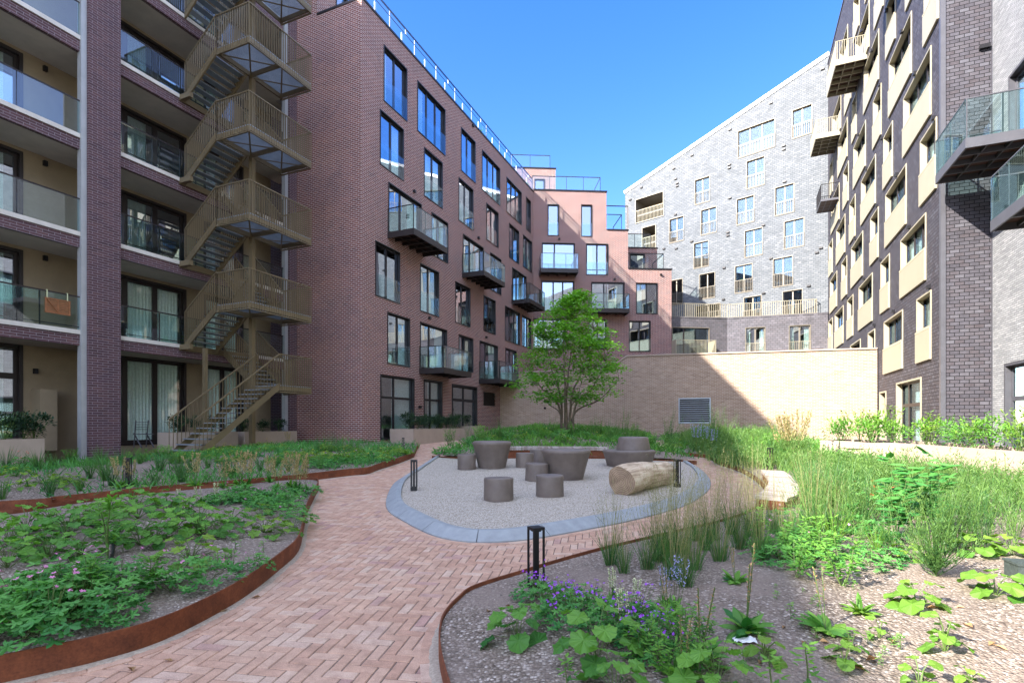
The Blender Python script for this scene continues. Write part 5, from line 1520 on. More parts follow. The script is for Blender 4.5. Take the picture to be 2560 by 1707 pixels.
def mk_tuft(n=90, h=.55, sp=12, leaf='leaf_grass', w=.007, name='grass_tuft', seed=0, r=.05, seedh=1.6, sm='leaf_straw', droop=.5):
    m = MB()
    for i in range(n):
        m.tint = RND.random(); a = RND.uniform(0, 2 * pi); q = RND.random() * r
        blade(m, (cos(a) * q, sin(a) * q, 0), rd(90 - sp * 2.2, 88, a), h * RND.uniform(.5, 1.05), w, droop * RND.random())
    m.mi = 1
    for i in range(seed):
        a = RND.uniform(0, 2 * pi); d = rd(90 - sp * 1.3, 88, a); ln = h * seedh * RND.uniform(.7, 1.1); m.tint = RND.random()
        b = Vector((cos(a) * r * .5, sin(a) * r * .5, 0)); blade(m, b, d, ln, .0035, .12, 4)
        for k in range(16):
            f = .62 + .38 * k / 16; c = b + d * ln * f; e = rd(-10, 60); m.tint = RND.random(); blade(m, c, e, .07 * (1.25 - f), .004, .3, 2)
    return finish(name, m, [M[leaf], M[sm]])
def mk_plume(h=.6, n=5, name='plume_flower'):
    m = MB()
    for i in range(26): m.tint = RND.random(); lance(m, (0, 0, .02), rd(20, 75), .2 * RND.uniform(.6, 1.1), .05, .8)
    m.mi = 1
    for s in range(n):
        d = rd(70, 88); c0 = d * h * .45; m.mi = 2; m.tube([(0, 0, 0), tuple(d * h)], .003, 3, cap=False); m.mi = 1
        for k in range(75):
            f = RND.random(); c = c0 + d * (h * .6 * f); r_ = .085 * (1 - f) + .012; e = rd(-5, 55) * r_ * RND.uniform(.3, 1); m.tint = RND.random()
            blade(m, c + e * .4, e.normalized() + Vector((0, 0, .7)), .035, .012, .3, 2)
    return finish(name, m, [M['leaf_mid'], M['plume'], M['stem']])
def mk_rosette(n=22, ln=.2, w=.075, spikes=2, leaf='leaf_mid', name='rosette_plant', sh=.5, el=(10, 65)):
    m = MB(); fl = MB()
    for i in range(n):
        m.tint = RND.random() * .8 + .1; lance(m, (0, 0, .01), rd(*el, i * 2.4), ln * RND.uniform(.7, 1.15), w * RND.uniform(.8, 1.1), 1.1, 5)
    sp_ = []
    for s in range(spikes):
        fl = MB(); sp_.append(fl); m.mi = 1; d = rd(78, 89); H_ = sh * RND.uniform(.7, 1.1); m.tube([(0, 0, 0), tuple(d * H_)], .004, 4, cap=False)
        for k in range(30):
            f = .45 + .55 * k / 30; c = d * H_ * f; blade(fl, c, rd(0, 50), .022, .014, .2, 2)
    o = finish(name, m, [M[leaf], M['stem']])
    for q in sp_: q.build('dry_spike', M['dry'], o)
    return o
def mk_leafy(h=.6, ns=6, name='leafy_shrub', leaf='leaf_mid', ls=.07, per=26, spread=.3, w=.45, el=(55, 85)):
    m = MB()
    for s in range(ns):
        d = rd(*el); ln = h * RND.uniform(.65, 1.05); pts = [Vector((0, 0, 0))]; dd = d.copy()
        for k in range(5): pts.append(pts[-1] + dd * ln / 5); dd = (dd + Vector((RND.uniform(-.15, .15), RND.uniform(-.15, .15), .08))).normalized()
        m.mi = 1; m.tube(pts, [.006, .005, .0045, .004, .003, .002], 4, cap=False); m.mi = 0
        for k in range(per):
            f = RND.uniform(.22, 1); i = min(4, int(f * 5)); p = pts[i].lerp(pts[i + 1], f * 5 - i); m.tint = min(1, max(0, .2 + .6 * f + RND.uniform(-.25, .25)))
            e = rd(-5, 45); p2 = p + e * spread * .35 * RND.random() * (1.2 - f)
            lance(m, p2, e, ls * RND.uniform(.7, 1.3), ls * w, .7, 3)
    return finish(name, m, [M[leaf], M['stem']])
def mk_conifer(h=.62, name='feathery_bush'):
    m = MB()
    for s in range(70):
        z = h * .25 * RND.random(); d = rd(12, 88); ln = h * RND.uniform(.55, 1.0) * (.55 + .45 * d.z)
        pts = [Vector((0, 0, z)) + d * ln * k / 6 + Vector((0, 0, .03 * k * k / 6)) for k in range(7)]
        for k in range(1, 7):
            for j in range(5):
                m.tint = min(1, RND.random() * .6 + .07 * k); e = (d + rd(-40, 70) * 1.1).normalized(); blade(m, pts[k] + rd(0, 80) * .03 * RND.random(), e, .06 * RND.uniform(.5, 1.2), .011, .1, 2)
        m.tint = .7; m.tube(pts, .004, 3, cap=False)
    return finish(name, m, [M['leaf_meadow']])
def mk_feather(h=.9, name='wispy_plant', n=14, leaf='leaf_meadow', fine=26, w=.005):
    m = MB()
    for s in range(n):
        d = rd(66, 89); ln = h * RND.uniform(.6, 1.05); b = rd(0, 5) * .05; m.tint = RND.random(); blade(m, b, d, ln, .006, .15, 4)
        for k in range(fine):
            f = RND.uniform(.12, .98); m.tint = RND.random(); blade(m, b + d * ln * f, rd(15, 70), .11 * (1.15 - f), w, .5, 2)
    return finish(name, m, [M[leaf]])
def mk_spire(h=.5, name='spire_flower', flm='flower_lilac', n=5):
    m = MB(); fl = MB()
    for i in range(18): m.tint = RND.random(); lance(m, (0, 0, .02), rd(25, 80), .16, .03, .8, 3)
    m.mi = 1
    for s in range(n):
        d = rd(76, 89); b = rd(0, 2) * .04; m.tube([tuple(b), tuple(b + d * h)], .0025, 3, cap=False)
        for k in range(34): f = .5 + .5 * RND.random(); blade(fl, b + d * h * f, rd(0, 60), .02, .012, .1, 2)
    return finish(name, m, [M['leaf_mid'], M['stem']], fl, M[flm])

def protos(fn, k, **kw): return [fn(**kw) for _ in range(k)]
PR = {
 'mallow': protos(mk_mallow, 3), 'mallow_big': protos(mk_mallow, 2, n=13, size=.27, h=.55, spread=.34), 'mallow_lime': protos(mk_mallow, 2, n=11, size=.17, h=.26, leaf='leaf_lime', depth=.3),
 'ger_purple': protos(mk_geranium, 3, flm='flower_purple', nf=14), 'ger_pink': protos(mk_geranium, 3, flm='flower_pink', nf=2, size=.065, h=.3, r=.3), 'ger': protos(mk_geranium, 2, flm='flower_pink', nf=1, n=80, h=.22, r=.32),
 'tuft': protos(mk_tuft, 3), 'seedgrass': protos(mk_tuft, 3, n=85, h=.5, sp=12, seed=30, w=.0055, seedh=1.95, r=.07), 'brightgrass': protos(mk_tuft, 2, n=80, h=.5, sp=20, leaf='leaf_lime'),
 'plume': protos(mk_plume, 3), 'rosette': protos(mk_rosette, 3), 'primrose': protos(mk_rosette, 2, n=24, ln=.19, w=.045, spikes=0, leaf='leaf_lime', el=(15, 75)),
 'shrub': protos(mk_leafy, 3, h=.55), 'weed': protos(mk_leafy, 2, h=.42, ns=2, per=46, ls=.085, w=.22, el=(80, 89)), 'round': protos(mk_mallow, 2, n=12, size=.21, h=.30, leaf='leaf_lime', lobes=4, depth=.09, spread=.24, name='round_leaf_plant'),
 'round_small': protos(mk_mallow, 2, n=6, size=.12, h=.24, leaf='leaf_lime', lobes=4, depth=.12, spread=.1, name='round_leaf_plant'),
 'conifer': protos(mk_conifer, 1), 'feather': protos(mk_feather, 3), 'spire': protos(mk_spire, 2), 'spire_cream': protos(mk_spire, 1, flm='flower_cream', h=.35),
 'lime_mound': protos(mk_geranium, 2, leaf='leaf_lime', flm='flower_yellow', nf=3, n=80, h=.22, r=.34, depth=.35, name='leafy_mound'), 'poppy': protos(mk_geranium, 1, flm='flower_red', nf=6, n=30, h=.3, r=.2, name='poppy_plant'),
 'sprig': protos(mk_leafy, 1, h=.3, ns=1, per=22, ls=.05, w=.5, el=(84, 89)), 'darkleafy': protos(mk_leafy, 1, h=1.0, ns=5, per=24, ls=.14, w=.6, leaf='leaf_cool', el=(66, 88)),
}
used = {}
def plant(kind, px, py, sc=1.0, label=None, cat='plant', group=None, k=None, xy=None, dz=.18):
    if xy is None:
        p = G(px, py, dz); x, y = p.x, p.y
    else: x, y = xy
    k = bedat(x, y)
    if k is None: return None
    z = bedz(k, x, y)
    if xy is None:       # one refinement on the true bed height
        p = G(px, py, z - gz(x, y)); x, y = p.x, p.y
        if bedat(x, y) == k: z = bedz(k, x, y)
    src = PR[kind][RND.randrange(len(PR[kind]))]
    if src.name not in used: o = src; used[src.name] = 1
    else: o = copy_tree(src)
    s = sc * RND.uniform(.88, 1.12)
    o.location = (x, y, z - .012); o.rotation_euler = (RND.uniform(-.06, .06), RND.uniform(-.06, .06), RND.uniform(0, 6.28)); o.scale = (s, s, s * RND.uniform(.92, 1.1))
    tag(o, label, cat, group); return o
G1 = 'broad-leaved green plants in the near left bed'
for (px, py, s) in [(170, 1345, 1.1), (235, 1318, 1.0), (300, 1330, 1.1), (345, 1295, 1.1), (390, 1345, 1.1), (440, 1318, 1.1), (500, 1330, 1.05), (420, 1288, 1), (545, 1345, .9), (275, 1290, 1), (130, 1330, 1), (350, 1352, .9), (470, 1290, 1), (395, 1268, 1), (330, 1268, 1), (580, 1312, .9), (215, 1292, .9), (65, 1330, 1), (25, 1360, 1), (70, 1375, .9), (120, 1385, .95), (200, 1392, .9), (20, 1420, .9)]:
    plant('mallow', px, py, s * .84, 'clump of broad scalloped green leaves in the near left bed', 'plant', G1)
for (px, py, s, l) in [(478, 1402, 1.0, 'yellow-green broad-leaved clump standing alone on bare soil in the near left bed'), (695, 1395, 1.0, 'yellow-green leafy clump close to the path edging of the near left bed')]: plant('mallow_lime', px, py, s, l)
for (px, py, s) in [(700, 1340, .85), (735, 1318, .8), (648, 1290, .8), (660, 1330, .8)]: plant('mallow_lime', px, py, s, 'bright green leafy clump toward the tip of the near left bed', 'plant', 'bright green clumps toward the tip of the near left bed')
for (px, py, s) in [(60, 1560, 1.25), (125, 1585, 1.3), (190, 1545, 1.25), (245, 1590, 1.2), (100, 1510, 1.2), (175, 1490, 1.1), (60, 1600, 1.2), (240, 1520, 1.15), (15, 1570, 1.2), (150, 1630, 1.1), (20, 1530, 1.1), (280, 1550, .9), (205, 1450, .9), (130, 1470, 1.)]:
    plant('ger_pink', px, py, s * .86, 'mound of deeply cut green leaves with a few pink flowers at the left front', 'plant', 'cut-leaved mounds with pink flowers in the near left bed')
for (px, py, s, l) in [(310, 1470, 1.0, 'pink-flowered leafy mound beside the tall narrow-leaved weed'), (508, 1462, .85, 'rounded cut-leaved mound on the grit near the path edging'), (428, 1478, .8, 'low cut-leaved mound just right of the tall narrow-leaved weed'), (640, 1425, .6, 'small pink-dotted leafy mound close to the left path edging'), (110, 1662, 1.0, 'cut-leaved mound lowest of all in the left front corner'), (45, 1700, .5, 'tiny cut-leaved seedling above the rust edging at the bottom left')]:
    plant('ger_pink', px, py, s, l)
plant('weed', 383, 1478, 1.15, 'tall pale narrow-leaved weed standing upright in the near left bed', 'weed')
plant('weed', 268, 1395, 1.9, 'very tall slender leafy stalk rising above the broad leaves of the near left bed', 'weed')
plant('weed', 205, 1505, 1.2, 'grey-green narrow-leaved weed within the pink-flowered mounds', 'weed')
plant('primrose', 288, 1352, 1., 'dark strap-leaved rosette under the broad leaves in the near left bed')
for i in range(34):
    px = RND.uniform(540, 785); py = RND.uniform(1228, 1300) if px > 640 else RND.uniform(1232, 1262)
    plant('ger', px, py, RND.uniform(.6, .9), 'low spreading green mound at the tip of the near left bed', 'plant', 'low green mounds at the tip of the near left bed')
for i in range(16):
    plant('sprig', RND.uniform(300, 740), RND.uniform(1310, 1500), RND.uniform(.5, .9), 'small seedling sprig on the grit of the near left bed', 'plant', 'seedling sprigs on the near left bed')
for (px, py, s) in [(500, 1262, 1), (540, 1255, .9), (450, 1262, .8)]: plant('spire_cream', px, py, s, 'slim cream flower spikes at the back of the near left bed', 'plant', 'cream flower spikes at the back of the near left bed')
for (px, py, s) in [(300, 1222, 1.0), (348, 1222, 1.0), (405, 1220, 1.05), (432, 1218, .9), (490, 1216, 1.05), (512, 1212, .9), (598, 1213, 1.25), (618, 1222, 1.1), (675, 1205, .9), (690, 1226, .9), (740, 1232, 1.1), (762, 1232, 1.1), (725, 1222, 1.0), (560, 1222, .8), (330, 1215, .9)]:
    plant('plume', px, py, s * 1.0, 'tan feathery flower plume along the near edge of the left beds', 'plant', 'tan feathery plumes between the two left beds')
G2 = 'upright dark green grass tufts in the left bed below the stair'
for (px, py, s) in [(15, 1180, 1.2), (95, 1182, 1.2), (60, 1178, 1), (125, 1240, 1.0), (5, 1248, .9), (225, 1182, 1.1), (262, 1200, 1.3), (280, 1212, 1.2), (200, 1228, .7), (400, 1168, 1.1), (450, 1190, 1.2), (482, 1175, 1.2), (385, 1215, .9), (580, 1195, 1.1), (250, 1165, 1.1), (455, 1205, 1), (135, 1172, 1), (560, 1178, 1), (690, 1165, .9), (720, 1172, .9), (650, 1172, .8), (180, 1162, 1), (430, 1158, 1), (350, 1165, .8), (305, 1168, .9), (800, 1172, .8), (760, 1160, .8), (45, 1150, 1), (520, 1160, .9), (610, 1160, .9)]:
    plant('tuft', px, py, s * .9, 'upright tuft of dark green grass in the bed below the outdoor stair', 'grass tuft', G2)
for i in range(40):
    plant('shrub', RND.uniform(0, 460), RND.uniform(1128, 1165), RND.uniform(.5, .9), 'loose leafy perennial at the back of the bed below the outdoor stair', 'plant', 'leafy perennials at the back of the left bed')
for i in range(8): plant('mallow_lime', RND.uniform(0, 230), RND.uniform(1185, 1225), RND.uniform(.7, .95), 'flat pale leafy clump on the grit of the bed below the outdoor stair', 'plant', 'pale leafy clumps on the grit of the left bed')
plant('poppy', 52, 1180, 1.2, 'orange-red flowers among dark grasses at the far left', 'flower')
plant('poppy', 195, 1142, 1.2, 'red flowers beside the dark brick pier foot', 'flower')
for i in range(95):
    px = RND.uniform(420, 1010); t = (px - 420) / 590; py = RND.uniform(1118 + 6 * t, 1158 - 2 * t) if px < 900 else RND.uniform(1128, 1160)
    plant('lime_mound' if RND.random() < .6 else 'ger', px, py, RND.uniform(.7, 1.05), 'spreading green to lime mound in the bed below the outdoor stair', 'plant', 'spreading mounds right of the stair foot')
for i in range(30):
    plant('ger', RND.uniform(760, 960), RND.uniform(1140, 1180), RND.uniform(.6, .9), 'dark green mound near the path side of the bed below the outdoor stair', 'plant', 'dark mounds by the path edge of the left bed')
for (px, py) in [(790, 1126), (812, 1124), (835, 1126), (858, 1125), (880, 1127), (800, 1132), (845, 1132), (895, 1131), (870, 1134), (825, 1131)]:
    plant('feather', px, py, .75, 'soft bluish grass mound in front of the purple-red brick corner', 'grass tuft', 'soft bluish grasses before the brick corner')
for (px, py) in [(700, 1110), (720, 1113), (660, 1112), (620, 1110), (560, 1118)]: plant('plume', px, py, .9, 'tan plume near the stair column', 'plant', 'tan plumes near the stair column')
# ---- near right bed
for (px, py, s, l) in [(1292, 1600, 1.0, 'bright broad-leaved plant standing alone at the left of the near right bed'), (1492, 1650, 1.2, 'largest broad-leaved plant in the front middle of the near right bed'), (1535, 1745, .9, 'broad-leaved plant cut by the bottom edge below the largest one'), (1790, 1715, .8, 'bright lobed-leaf clump at the bottom edge near the paper scrap')]:
    plant('mallow_big', px, py, s * .55, l)
G3 = 'purple-flowered mounds in the near right bed'
for (px, py, s) in [(1370, 1510, 1.0), (1340, 1490, .8), (1430, 1545, 1.0), (1410, 1500, .8), (1465, 1520, .9), (1520, 1560, .95), (1560, 1590, .9), (1600, 1610, .95), (1570, 1545, .9), (1640, 1640, .8), (1620, 1560, .8), (1400, 1560, .8), (1650, 1600, .8)]:
    plant('ger_purple', px, py, s * .78, 'dark leafy mound with purple flowers behind the near bollard light', 'plant', G3)
for (px, py, s) in [(1600, 1650, 1.0), (1700, 1620, 1.0), (1740, 1690, 1.0), (1660, 1680, .9), (1760, 1600, .9)]:
    plant('shrub', px, py, s * .55, 'dark leafy perennial among the purple flowers of the near right bed', 'plant', 'dark leafy perennials of the near right bed')
for (px, py, s) in [(1705, 1690, 1.0), (1750, 1640, .9)]: plant('rosette', px, py, s * 1.0, 'dark oval-leaved rosette with a dry flower spike in the shaded front', 'plant', 'oval-leaved rosettes with dry spikes in the shaded front')
for (px, py, s, l) in [(1865, 1575, 1.1, 'dark green wide-leaved rosette above the paper scrap'), (2065, 1570, 1.0, 'lighter leafy rosette with two tall dry flower spikes'), (1838, 1458, .85, 'small dark rosette near the seed-head grasses'), (1672, 1545, .9, 'spiked rosette beside the lilac flower spires')]:
    plant('rosette', px, py, s * .95, l)
plant('primrose', 2152, 1533, .75, 'bright lime strap-leaved rosette on the edge of the sunlight')
for (px, py, s, l) in [(2292, 1520, 1.1, 'round-leaved plant alone in the sun left of the right edge'), (2490, 1492, 1.35, 'large flat-leaved plant in the sun beside the dark box'), (2280, 1395, 1.0, 'round-leaved plant left of the feathery yellow-green bush'), (2440, 1385, 1.2, 'broad flat leaves behind the dark box'), (2530, 1380, 1.2, 'broad flat leaves at the right edge above the dark box')]:
    plant('round', px, py, s * .58, l)
for (px, py, s) in [(2127, 1618, 1.0), (2198, 1592, .8), (2112, 1662, 1.0), (2362, 1625, 1.2), (2300, 1700, 1.1), (2425, 1698, .7), (1912, 1645, 1.2), (2358, 1600, .8)]:
    plant('round_small', px, py, s * .75, 'small yellowing round-leaved plant on the open grit', 'plant', 'small yellowing plants on the sunny grit')
for (px, py, s, l) in [(1990, 1445, 1.0, 'feathery-leaved shrub with reddish stems in half shade'), (2105, 1462, 1.15, 'bushy green shrub on reddish stems throwing a shadow on the sunny grit'), (1905, 1350, .9, 'leafy shrub just right of the seed-head grasses'), (2060, 1395, 1.0, 'leafy shrub behind the bushy one in half shade'), (1960, 1400, .9, 'low leafy shrub left of the bright grass tuft')]:
    plant('shrub', px, py, s * .8, l)
plant('brightgrass', 2192, 1382, .8, 'bright green fountain of grass on the sunny grit', 'grass tuft')
plant('brightgrass', 2085, 1362, 1.0, 'bright grass tuft in half shade left of the fountain of grass', 'grass tuft')
plant('conifer', 2340, 1445, .66, 'feathery yellow-green bush standing in full sun', 'shrub')
plant('darkleafy', 2240, 1340, 1.0, 'tall dark-leaved plant standing out before the bright meadow', 'plant')
plant('darkleafy', 2330, 1330, .8, 'dark blue-green leafy plant right of the tall dark-leaved one', 'plant')
plant('poppy', 2165, 1300, 1.3, 'small orange-red flowers in the meadow beside the tall dark-leaved plant', 'flower')
plant('spire', 1683, 1530, .75, 'pale lilac flower spires among the purple mounds', 'flower')
plant('spire', 1660, 1515, .65, 'second pale lilac flower spires beside the spiked rosette', 'flower')
for (px, py, s) in [(1595, 1540, 1), (1560, 1580, 1.1), (1530, 1510, .8)]: plant('spire_cream', px, py, s * .9, 'pale yellow-green frothy flowers over the purple mounds', 'flower', 'frothy flowers over the purple mounds')
for (px, py, s, l) in [(2020, 1720, 1.0, 'single small upright sprig at the bottom edge'), (1418, 1740, .8, 'tiny seedling at the bottom edge of the near right bed'), (1930, 1745, 1.0, 'leaf sprig cut by the bottom edge right of the middle')]: plant('sprig', px, py, s, l)
for i in range(22): plant('sprig', RND.uniform(1850, 2300), RND.uniform(1470, 1660), RND.uniform(.2, .5), 'tiny seedling on the grit of the near right bed', 'plant', 'tiny seedlings on the near right bed')
G4 = 'airy seed-head grasses at the edge of the near right bed'
for (px, py, s) in [(1525, 1410, 1.0), (1560, 1432, .8), (1620, 1422, 1.0), (1648, 1402, 1.0), (1682, 1448, 1.0), (1665, 1385, .9), (1735, 1425, 1.0), (1700, 1380, 1.0), (1765, 1375, 1), (1800, 1402, 1.0), (1780, 1350, 1), (1850, 1372, 1.0), (1880, 1342, 1), (1830, 1335, 1), (1742, 1350, .9), (1935, 1330, .9), (1900, 1400, .9), (1990, 1350, .9), (2030, 1335, 1), (1960, 1362, .8), (2080, 1330, 1.), (1715, 1470, .8)]:
    plant('seedgrass', px, py, s * 1.0, 'fine grass tuft with tall airy seed heads in the near right bed', 'grass tuft', G4)
for i in range(26):
    plant('feather', RND.uniform(2000, 2560), RND.uniform(1290, 1395), RND.uniform(.7, 1.0), 'wispy bright green stems at the front of the meadow', 'plant', 'wispy stems at the front of the meadow')
for (px, py) in [(2010, 1230), (2030, 1250), (2050, 1235), (2075, 1260), (2045, 1275), (2100, 1250), (2020, 1270), (2120, 1280)]: plant('tuft', px, py, 1.35, 'dark grass clump at the edge of the meadow beside the curved bench', 'grass tuft', 'dark grass clumps beside the curved bench')
for i in range(14):
    plant('ger', RND.uniform(1940, 2200), RND.uniform(1300, 1420), RND.uniform(.7, 1), 'low green mound under the grasses of the near right bed', 'plant', 'low mounds under the grasses of the near right bed')
# ---- back bed and right back bed
for i in range(120):
    px = RND.uniform(1110, 1640); py = RND.uniform(1084, 1140)
    kd = RND.choice(['ger', 'ger', 'shrub', 'lime_mound', 'shrub', 'feather'])
    plant(kd, px, py, RND.uniform(.9, 1.35), 'green ground-covering plant on the mound around the tree', 'plant', 'plants on the mound around the tree', dz=.5)
for (px, py) in [(1105, 1140), (1120, 1144), (1135, 1136), (1150, 1142), (1165, 1136), (1140, 1145), (1110, 1132), (1175, 1144)]: plant('ger', px, py, 1.1, 'green mound at the left tip of the back bed', 'plant', 'mounds at the left tip of the back bed')
for i in range(90):
    px = RND.uniform(1660, 1960); py = RND.uniform(1092, 1135) if px < 1790 else RND.uniform(1092, 1165)
    plant(RND.choice(['lime_mound', 'ger', 'shrub', 'feather', 'tuft', 'feather']), px, py, RND.uniform(.8, 1.3), 'green perennial in the bed between the back path and the beige wall', 'plant', 'perennials before the beige wall', dz=.4)
for (px, py) in [(1735, 1128), (1760, 1126), (1782, 1124), (1748, 1122), (1722, 1130)]: plant('spire', px, py, 1.8, 'whitish flower spires in the bed before the louvred grille', 'flower', 'whitish spires before the beige wall')
for (px, py) in [(1975, 1140), (1985, 1150), (1965, 1150), (2000, 1142)]: plant('plume', px, py, 2.0, 'tall brown seed plume against the sunlit beige wall', 'plant', 'tall brown plumes against the beige wall')
for (px, py) in [(1795, 1110), (1780, 1108), (1810, 1112), (1560, 1098), (1655, 1104), (1670, 1108)]: plant('feather', px, py, 1.8, 'tall wispy grass in front of the beige wall', 'grass tuft', 'tall wispy grasses before the beige wall')
for kd in PR:      # drop prototypes that were never placed
    for o in PR[kd]:
        if o.name not in used:
            for c_ in list(o.children): bpy.data.objects.remove(c_)
            bpy.data.objects.remove(o)

# ---- the meadow: nobody could count its stems
md = MB(); md2 = MB()
mreg = [tuple(p[:2]) for p in [G(1790, 1160, .2), G(1935, 1172, .2), G(2010, 1215, .2), G(2000, 1268, .2), G(2120, 1330, .2), G(2260, 1330, .2), G(2420, 1352, .2), G(2640, 1390, .2)]] + [(9.6, 9.0), (8.9, 11.6), (8.3, 15.2), (10.2, 18.0), (11.5, 24), (9.5, 27.5), (7.5, 24)]
x0, x1 = min(p[0] for p in mreg), max(p[0] for p in mreg); y0, y1 = min(p[1] for p in mreg), max(p[1] for p in mreg)
cnt = 0; zc = {}
while cnt < 13000:
    x, y = RND.uniform(x0, x1), RND.uniform(y0, y1)
    if not inside(x, y, mreg): continue
    cl = fbm(x * .8 + 7, y * .8)
    if RND.random() > .75 + cl * 1.6: continue
    if nearest(x, y, mreg)[1] < .3 and RND.random() < .5: continue
    key = (int(x * 4), int(y * 4))
    if key not in zc: zc[key] = bedz(3, x, y) if bedat(x, y) == 3 else gz(x, y) + .15
    z = zc[key]; hh = RND.uniform(.2, .48) * (1 + cl * .9); w = .006 + y * .00075
    md.tint = RND.random() * .7 + cl * .6 + .1; md.tint = max(0, min(1, md.tint))
    tall = RND.random() < .16
    if tall: hh *= 1.45
    d = rd(62, 89); blade(md, (x, y, z - .02), d, hh, w, .45, 3)
    for k in range(3 if not tall else 7):
        f = RND.uniform(.3, 1); md.tint = max(0, min(1, RND.random() * .7 + cl * .6 + .15)); blade(md, Vector((x, y, z)) + d * hh * f * .95, rd(5, 65), .12 * (1.2 - f * .6), w * 1.15, .5, 2)
    cnt += 1
o = md.build('meadow', M['leaf_meadow']); tag(o, 'tall bright green meadow of wispy stems filling the right-hand bed', 'meadow', kind='stuff')
# ground-hugging seedlings in the back beds
md = MB(); cnt = 0
while cnt < 9000:
    if RND.random() < .55: P_, kk = B3, 2
    else: P_, kk = B4, 3
    x = RND.uniform(-4, 12); y = RND.uniform(15, 33) if kk == 2 else RND.uniform(14, 29)
    if not inside(x, y, P_): continue
    key = (kk, int(x * 3), int(y * 3))
    if key not in zc: zc[key] = bedz(kk, x, y)
    cl = fbm(x * .9, y * .9 + 3)
    if RND.random() > .6 + cl * 2: continue
    md.tint = max(0, min(1, .35 + cl + RND.uniform(-.3, .3)))
    for k in range(2): blade(md, (x + RND.uniform(-.1, .1), y + RND.uniform(-.1, .1), zc[key]), rd(20, 80), RND.uniform(.12, .4), .035, .6, 3)
    cnt += 1
o = md.build('ground_cover', M['leaf_mid']); tag(o, 'green ground cover filling the beds before the beige wall', 'ground cover', kind='stuff')
md = MB(); cnt = 0
while cnt < 5000:
    x = RND.uniform(-14, -3); y = RND.uniform(9, 22)
    if not inside(x, y, L2): continue
    w_c = x * N[0] + y * N[1]
    if w_c > -9 and y < 15 and RND.random() < .75: continue
    key = (1, int(x * 3), int(y * 3))
    if key not in zc: zc[key] = bedz(1, x, y)
    cl = fbm(x * .7, y * .7 + 9)
    if RND.random() > .5 + cl * 2: continue
    md.tint = max(0, min(1, .4 + cl + RND.uniform(-.3, .3)))
    for k in range(2): blade(md, (x + RND.uniform(-.1, .1), y + RND.uniform(-.1, .1), zc[key]), rd(20, 80), RND.uniform(.1, .32), .022, .6, 3)
    cnt += 1
o = md.build('ground_cover', M['leaf_cool']); tag(o, 'low green growth covering the back of the bed below the outdoor stair', 'ground cover', kind='stuff')

# ---- loose stones and dropped leaves on the bare soil
def pebmat():
    m, t, out = nt('loose_stone'); p = node(t, 'ShaderNodeBsdfPrincipled', Roughness=.9); a = t.nodes.new('ShaderNodeAttribute'); a.attribute_name = 'tint'
    L(t, ramp(t, a.outputs['Fac'], [(0, (.12, .10, .09)), (.5, (.32, .27, .23)), (1, (.62, .57, .52))]), p.inputs['Base Color']); L(t, p.outputs[0], out.inputs[0]); return m
M['pebble'] = pebmat()
def pebbles(k, n, x0, x1, y0, y1, big):
    m = MB(); c = 0; tr_ = 0
    while c < n and tr_ < n * 12:
        tr_ += 1; y = y0 + (y1 - y0) * RND.random() ** 1.5; x = RND.uniform(x0, x1)
        if abs(x) > y * 1.05 or not inside(x, y, BEDS[k]): continue
        s = big * RND.uniform(.35, 1) ** 2 * (1 if RND.random() < .97 else 1.8); z = bedz(k, x, y) if c % 1 == 0 else z; m.tint = RND.random(); a = RND.uniform(0, 3); c += 1
        ring_ = [Vector((x + cos(a + i * 1.257) * s * RND.uniform(.7, 1.1), y + sin(a + i * 1.257) * s * RND.uniform(.7, 1.1), z + s * .1)) for i in range(5)]; tp = Vector((x, y, z + s * RND.uniform(.5, .8)))
        for i in range(5): m.poly([ring_[i], ring_[(i + 1) % 5], tp])
    return tag(m.build('loose_stones', M['pebble']), 'small loose stones scattered over the bare soil of the %s bed' % ('near right' if k == 3 else 'near left'), 'stones', kind='stuff')
pebbles(3, 2600, -1.4, 6, 2.3, 8, .012); pebbles(0, 1300, -6, -1, 2.6, 8, .011)
dl = MB()
for i in range(2):
    dl.poly([(-.035, 0, .004), (-.01, -.017, .016), (.035, 0, .006), (.0, .019, .02)])
DL = dl.build('fallen_leaf', M['dry'])
for i, (px, py) in enumerate([(2230, 1640), (2330, 1560), (2180, 1680), (2060, 1640), (1220, 1506), (1270, 1500), (1380, 1460), (2420, 1610), (2480, 1655), (2500, 1665), (2400, 1560), (2140, 1700), (1960, 1600), (2010, 1640), (1900, 1690), (240, 1660), (420, 1580), (560, 1470), (640, 1440), (330, 1600)]):
    o = DL if i == 0 else DL.copy()
    if i: COL.objects.link(o)
    p = G(px, py, .2); k = bedat(p.x, p.y); z = bedz(k, p.x, p.y) if k is not None else gz(p.x, p.y)
    o.location = (p.x, p.y, z + .004); o.rotation_euler = (RND.uniform(-.2, .2), RND.uniform(-.2, .2), RND.uniform(0, 6)); s_ = RND.uniform(.7, 1.5); o.scale = (s_,) * 3
    tag(o, 'small curled brown fallen leaf on the bare soil', 'leaf', 'fallen leaves on the soil')

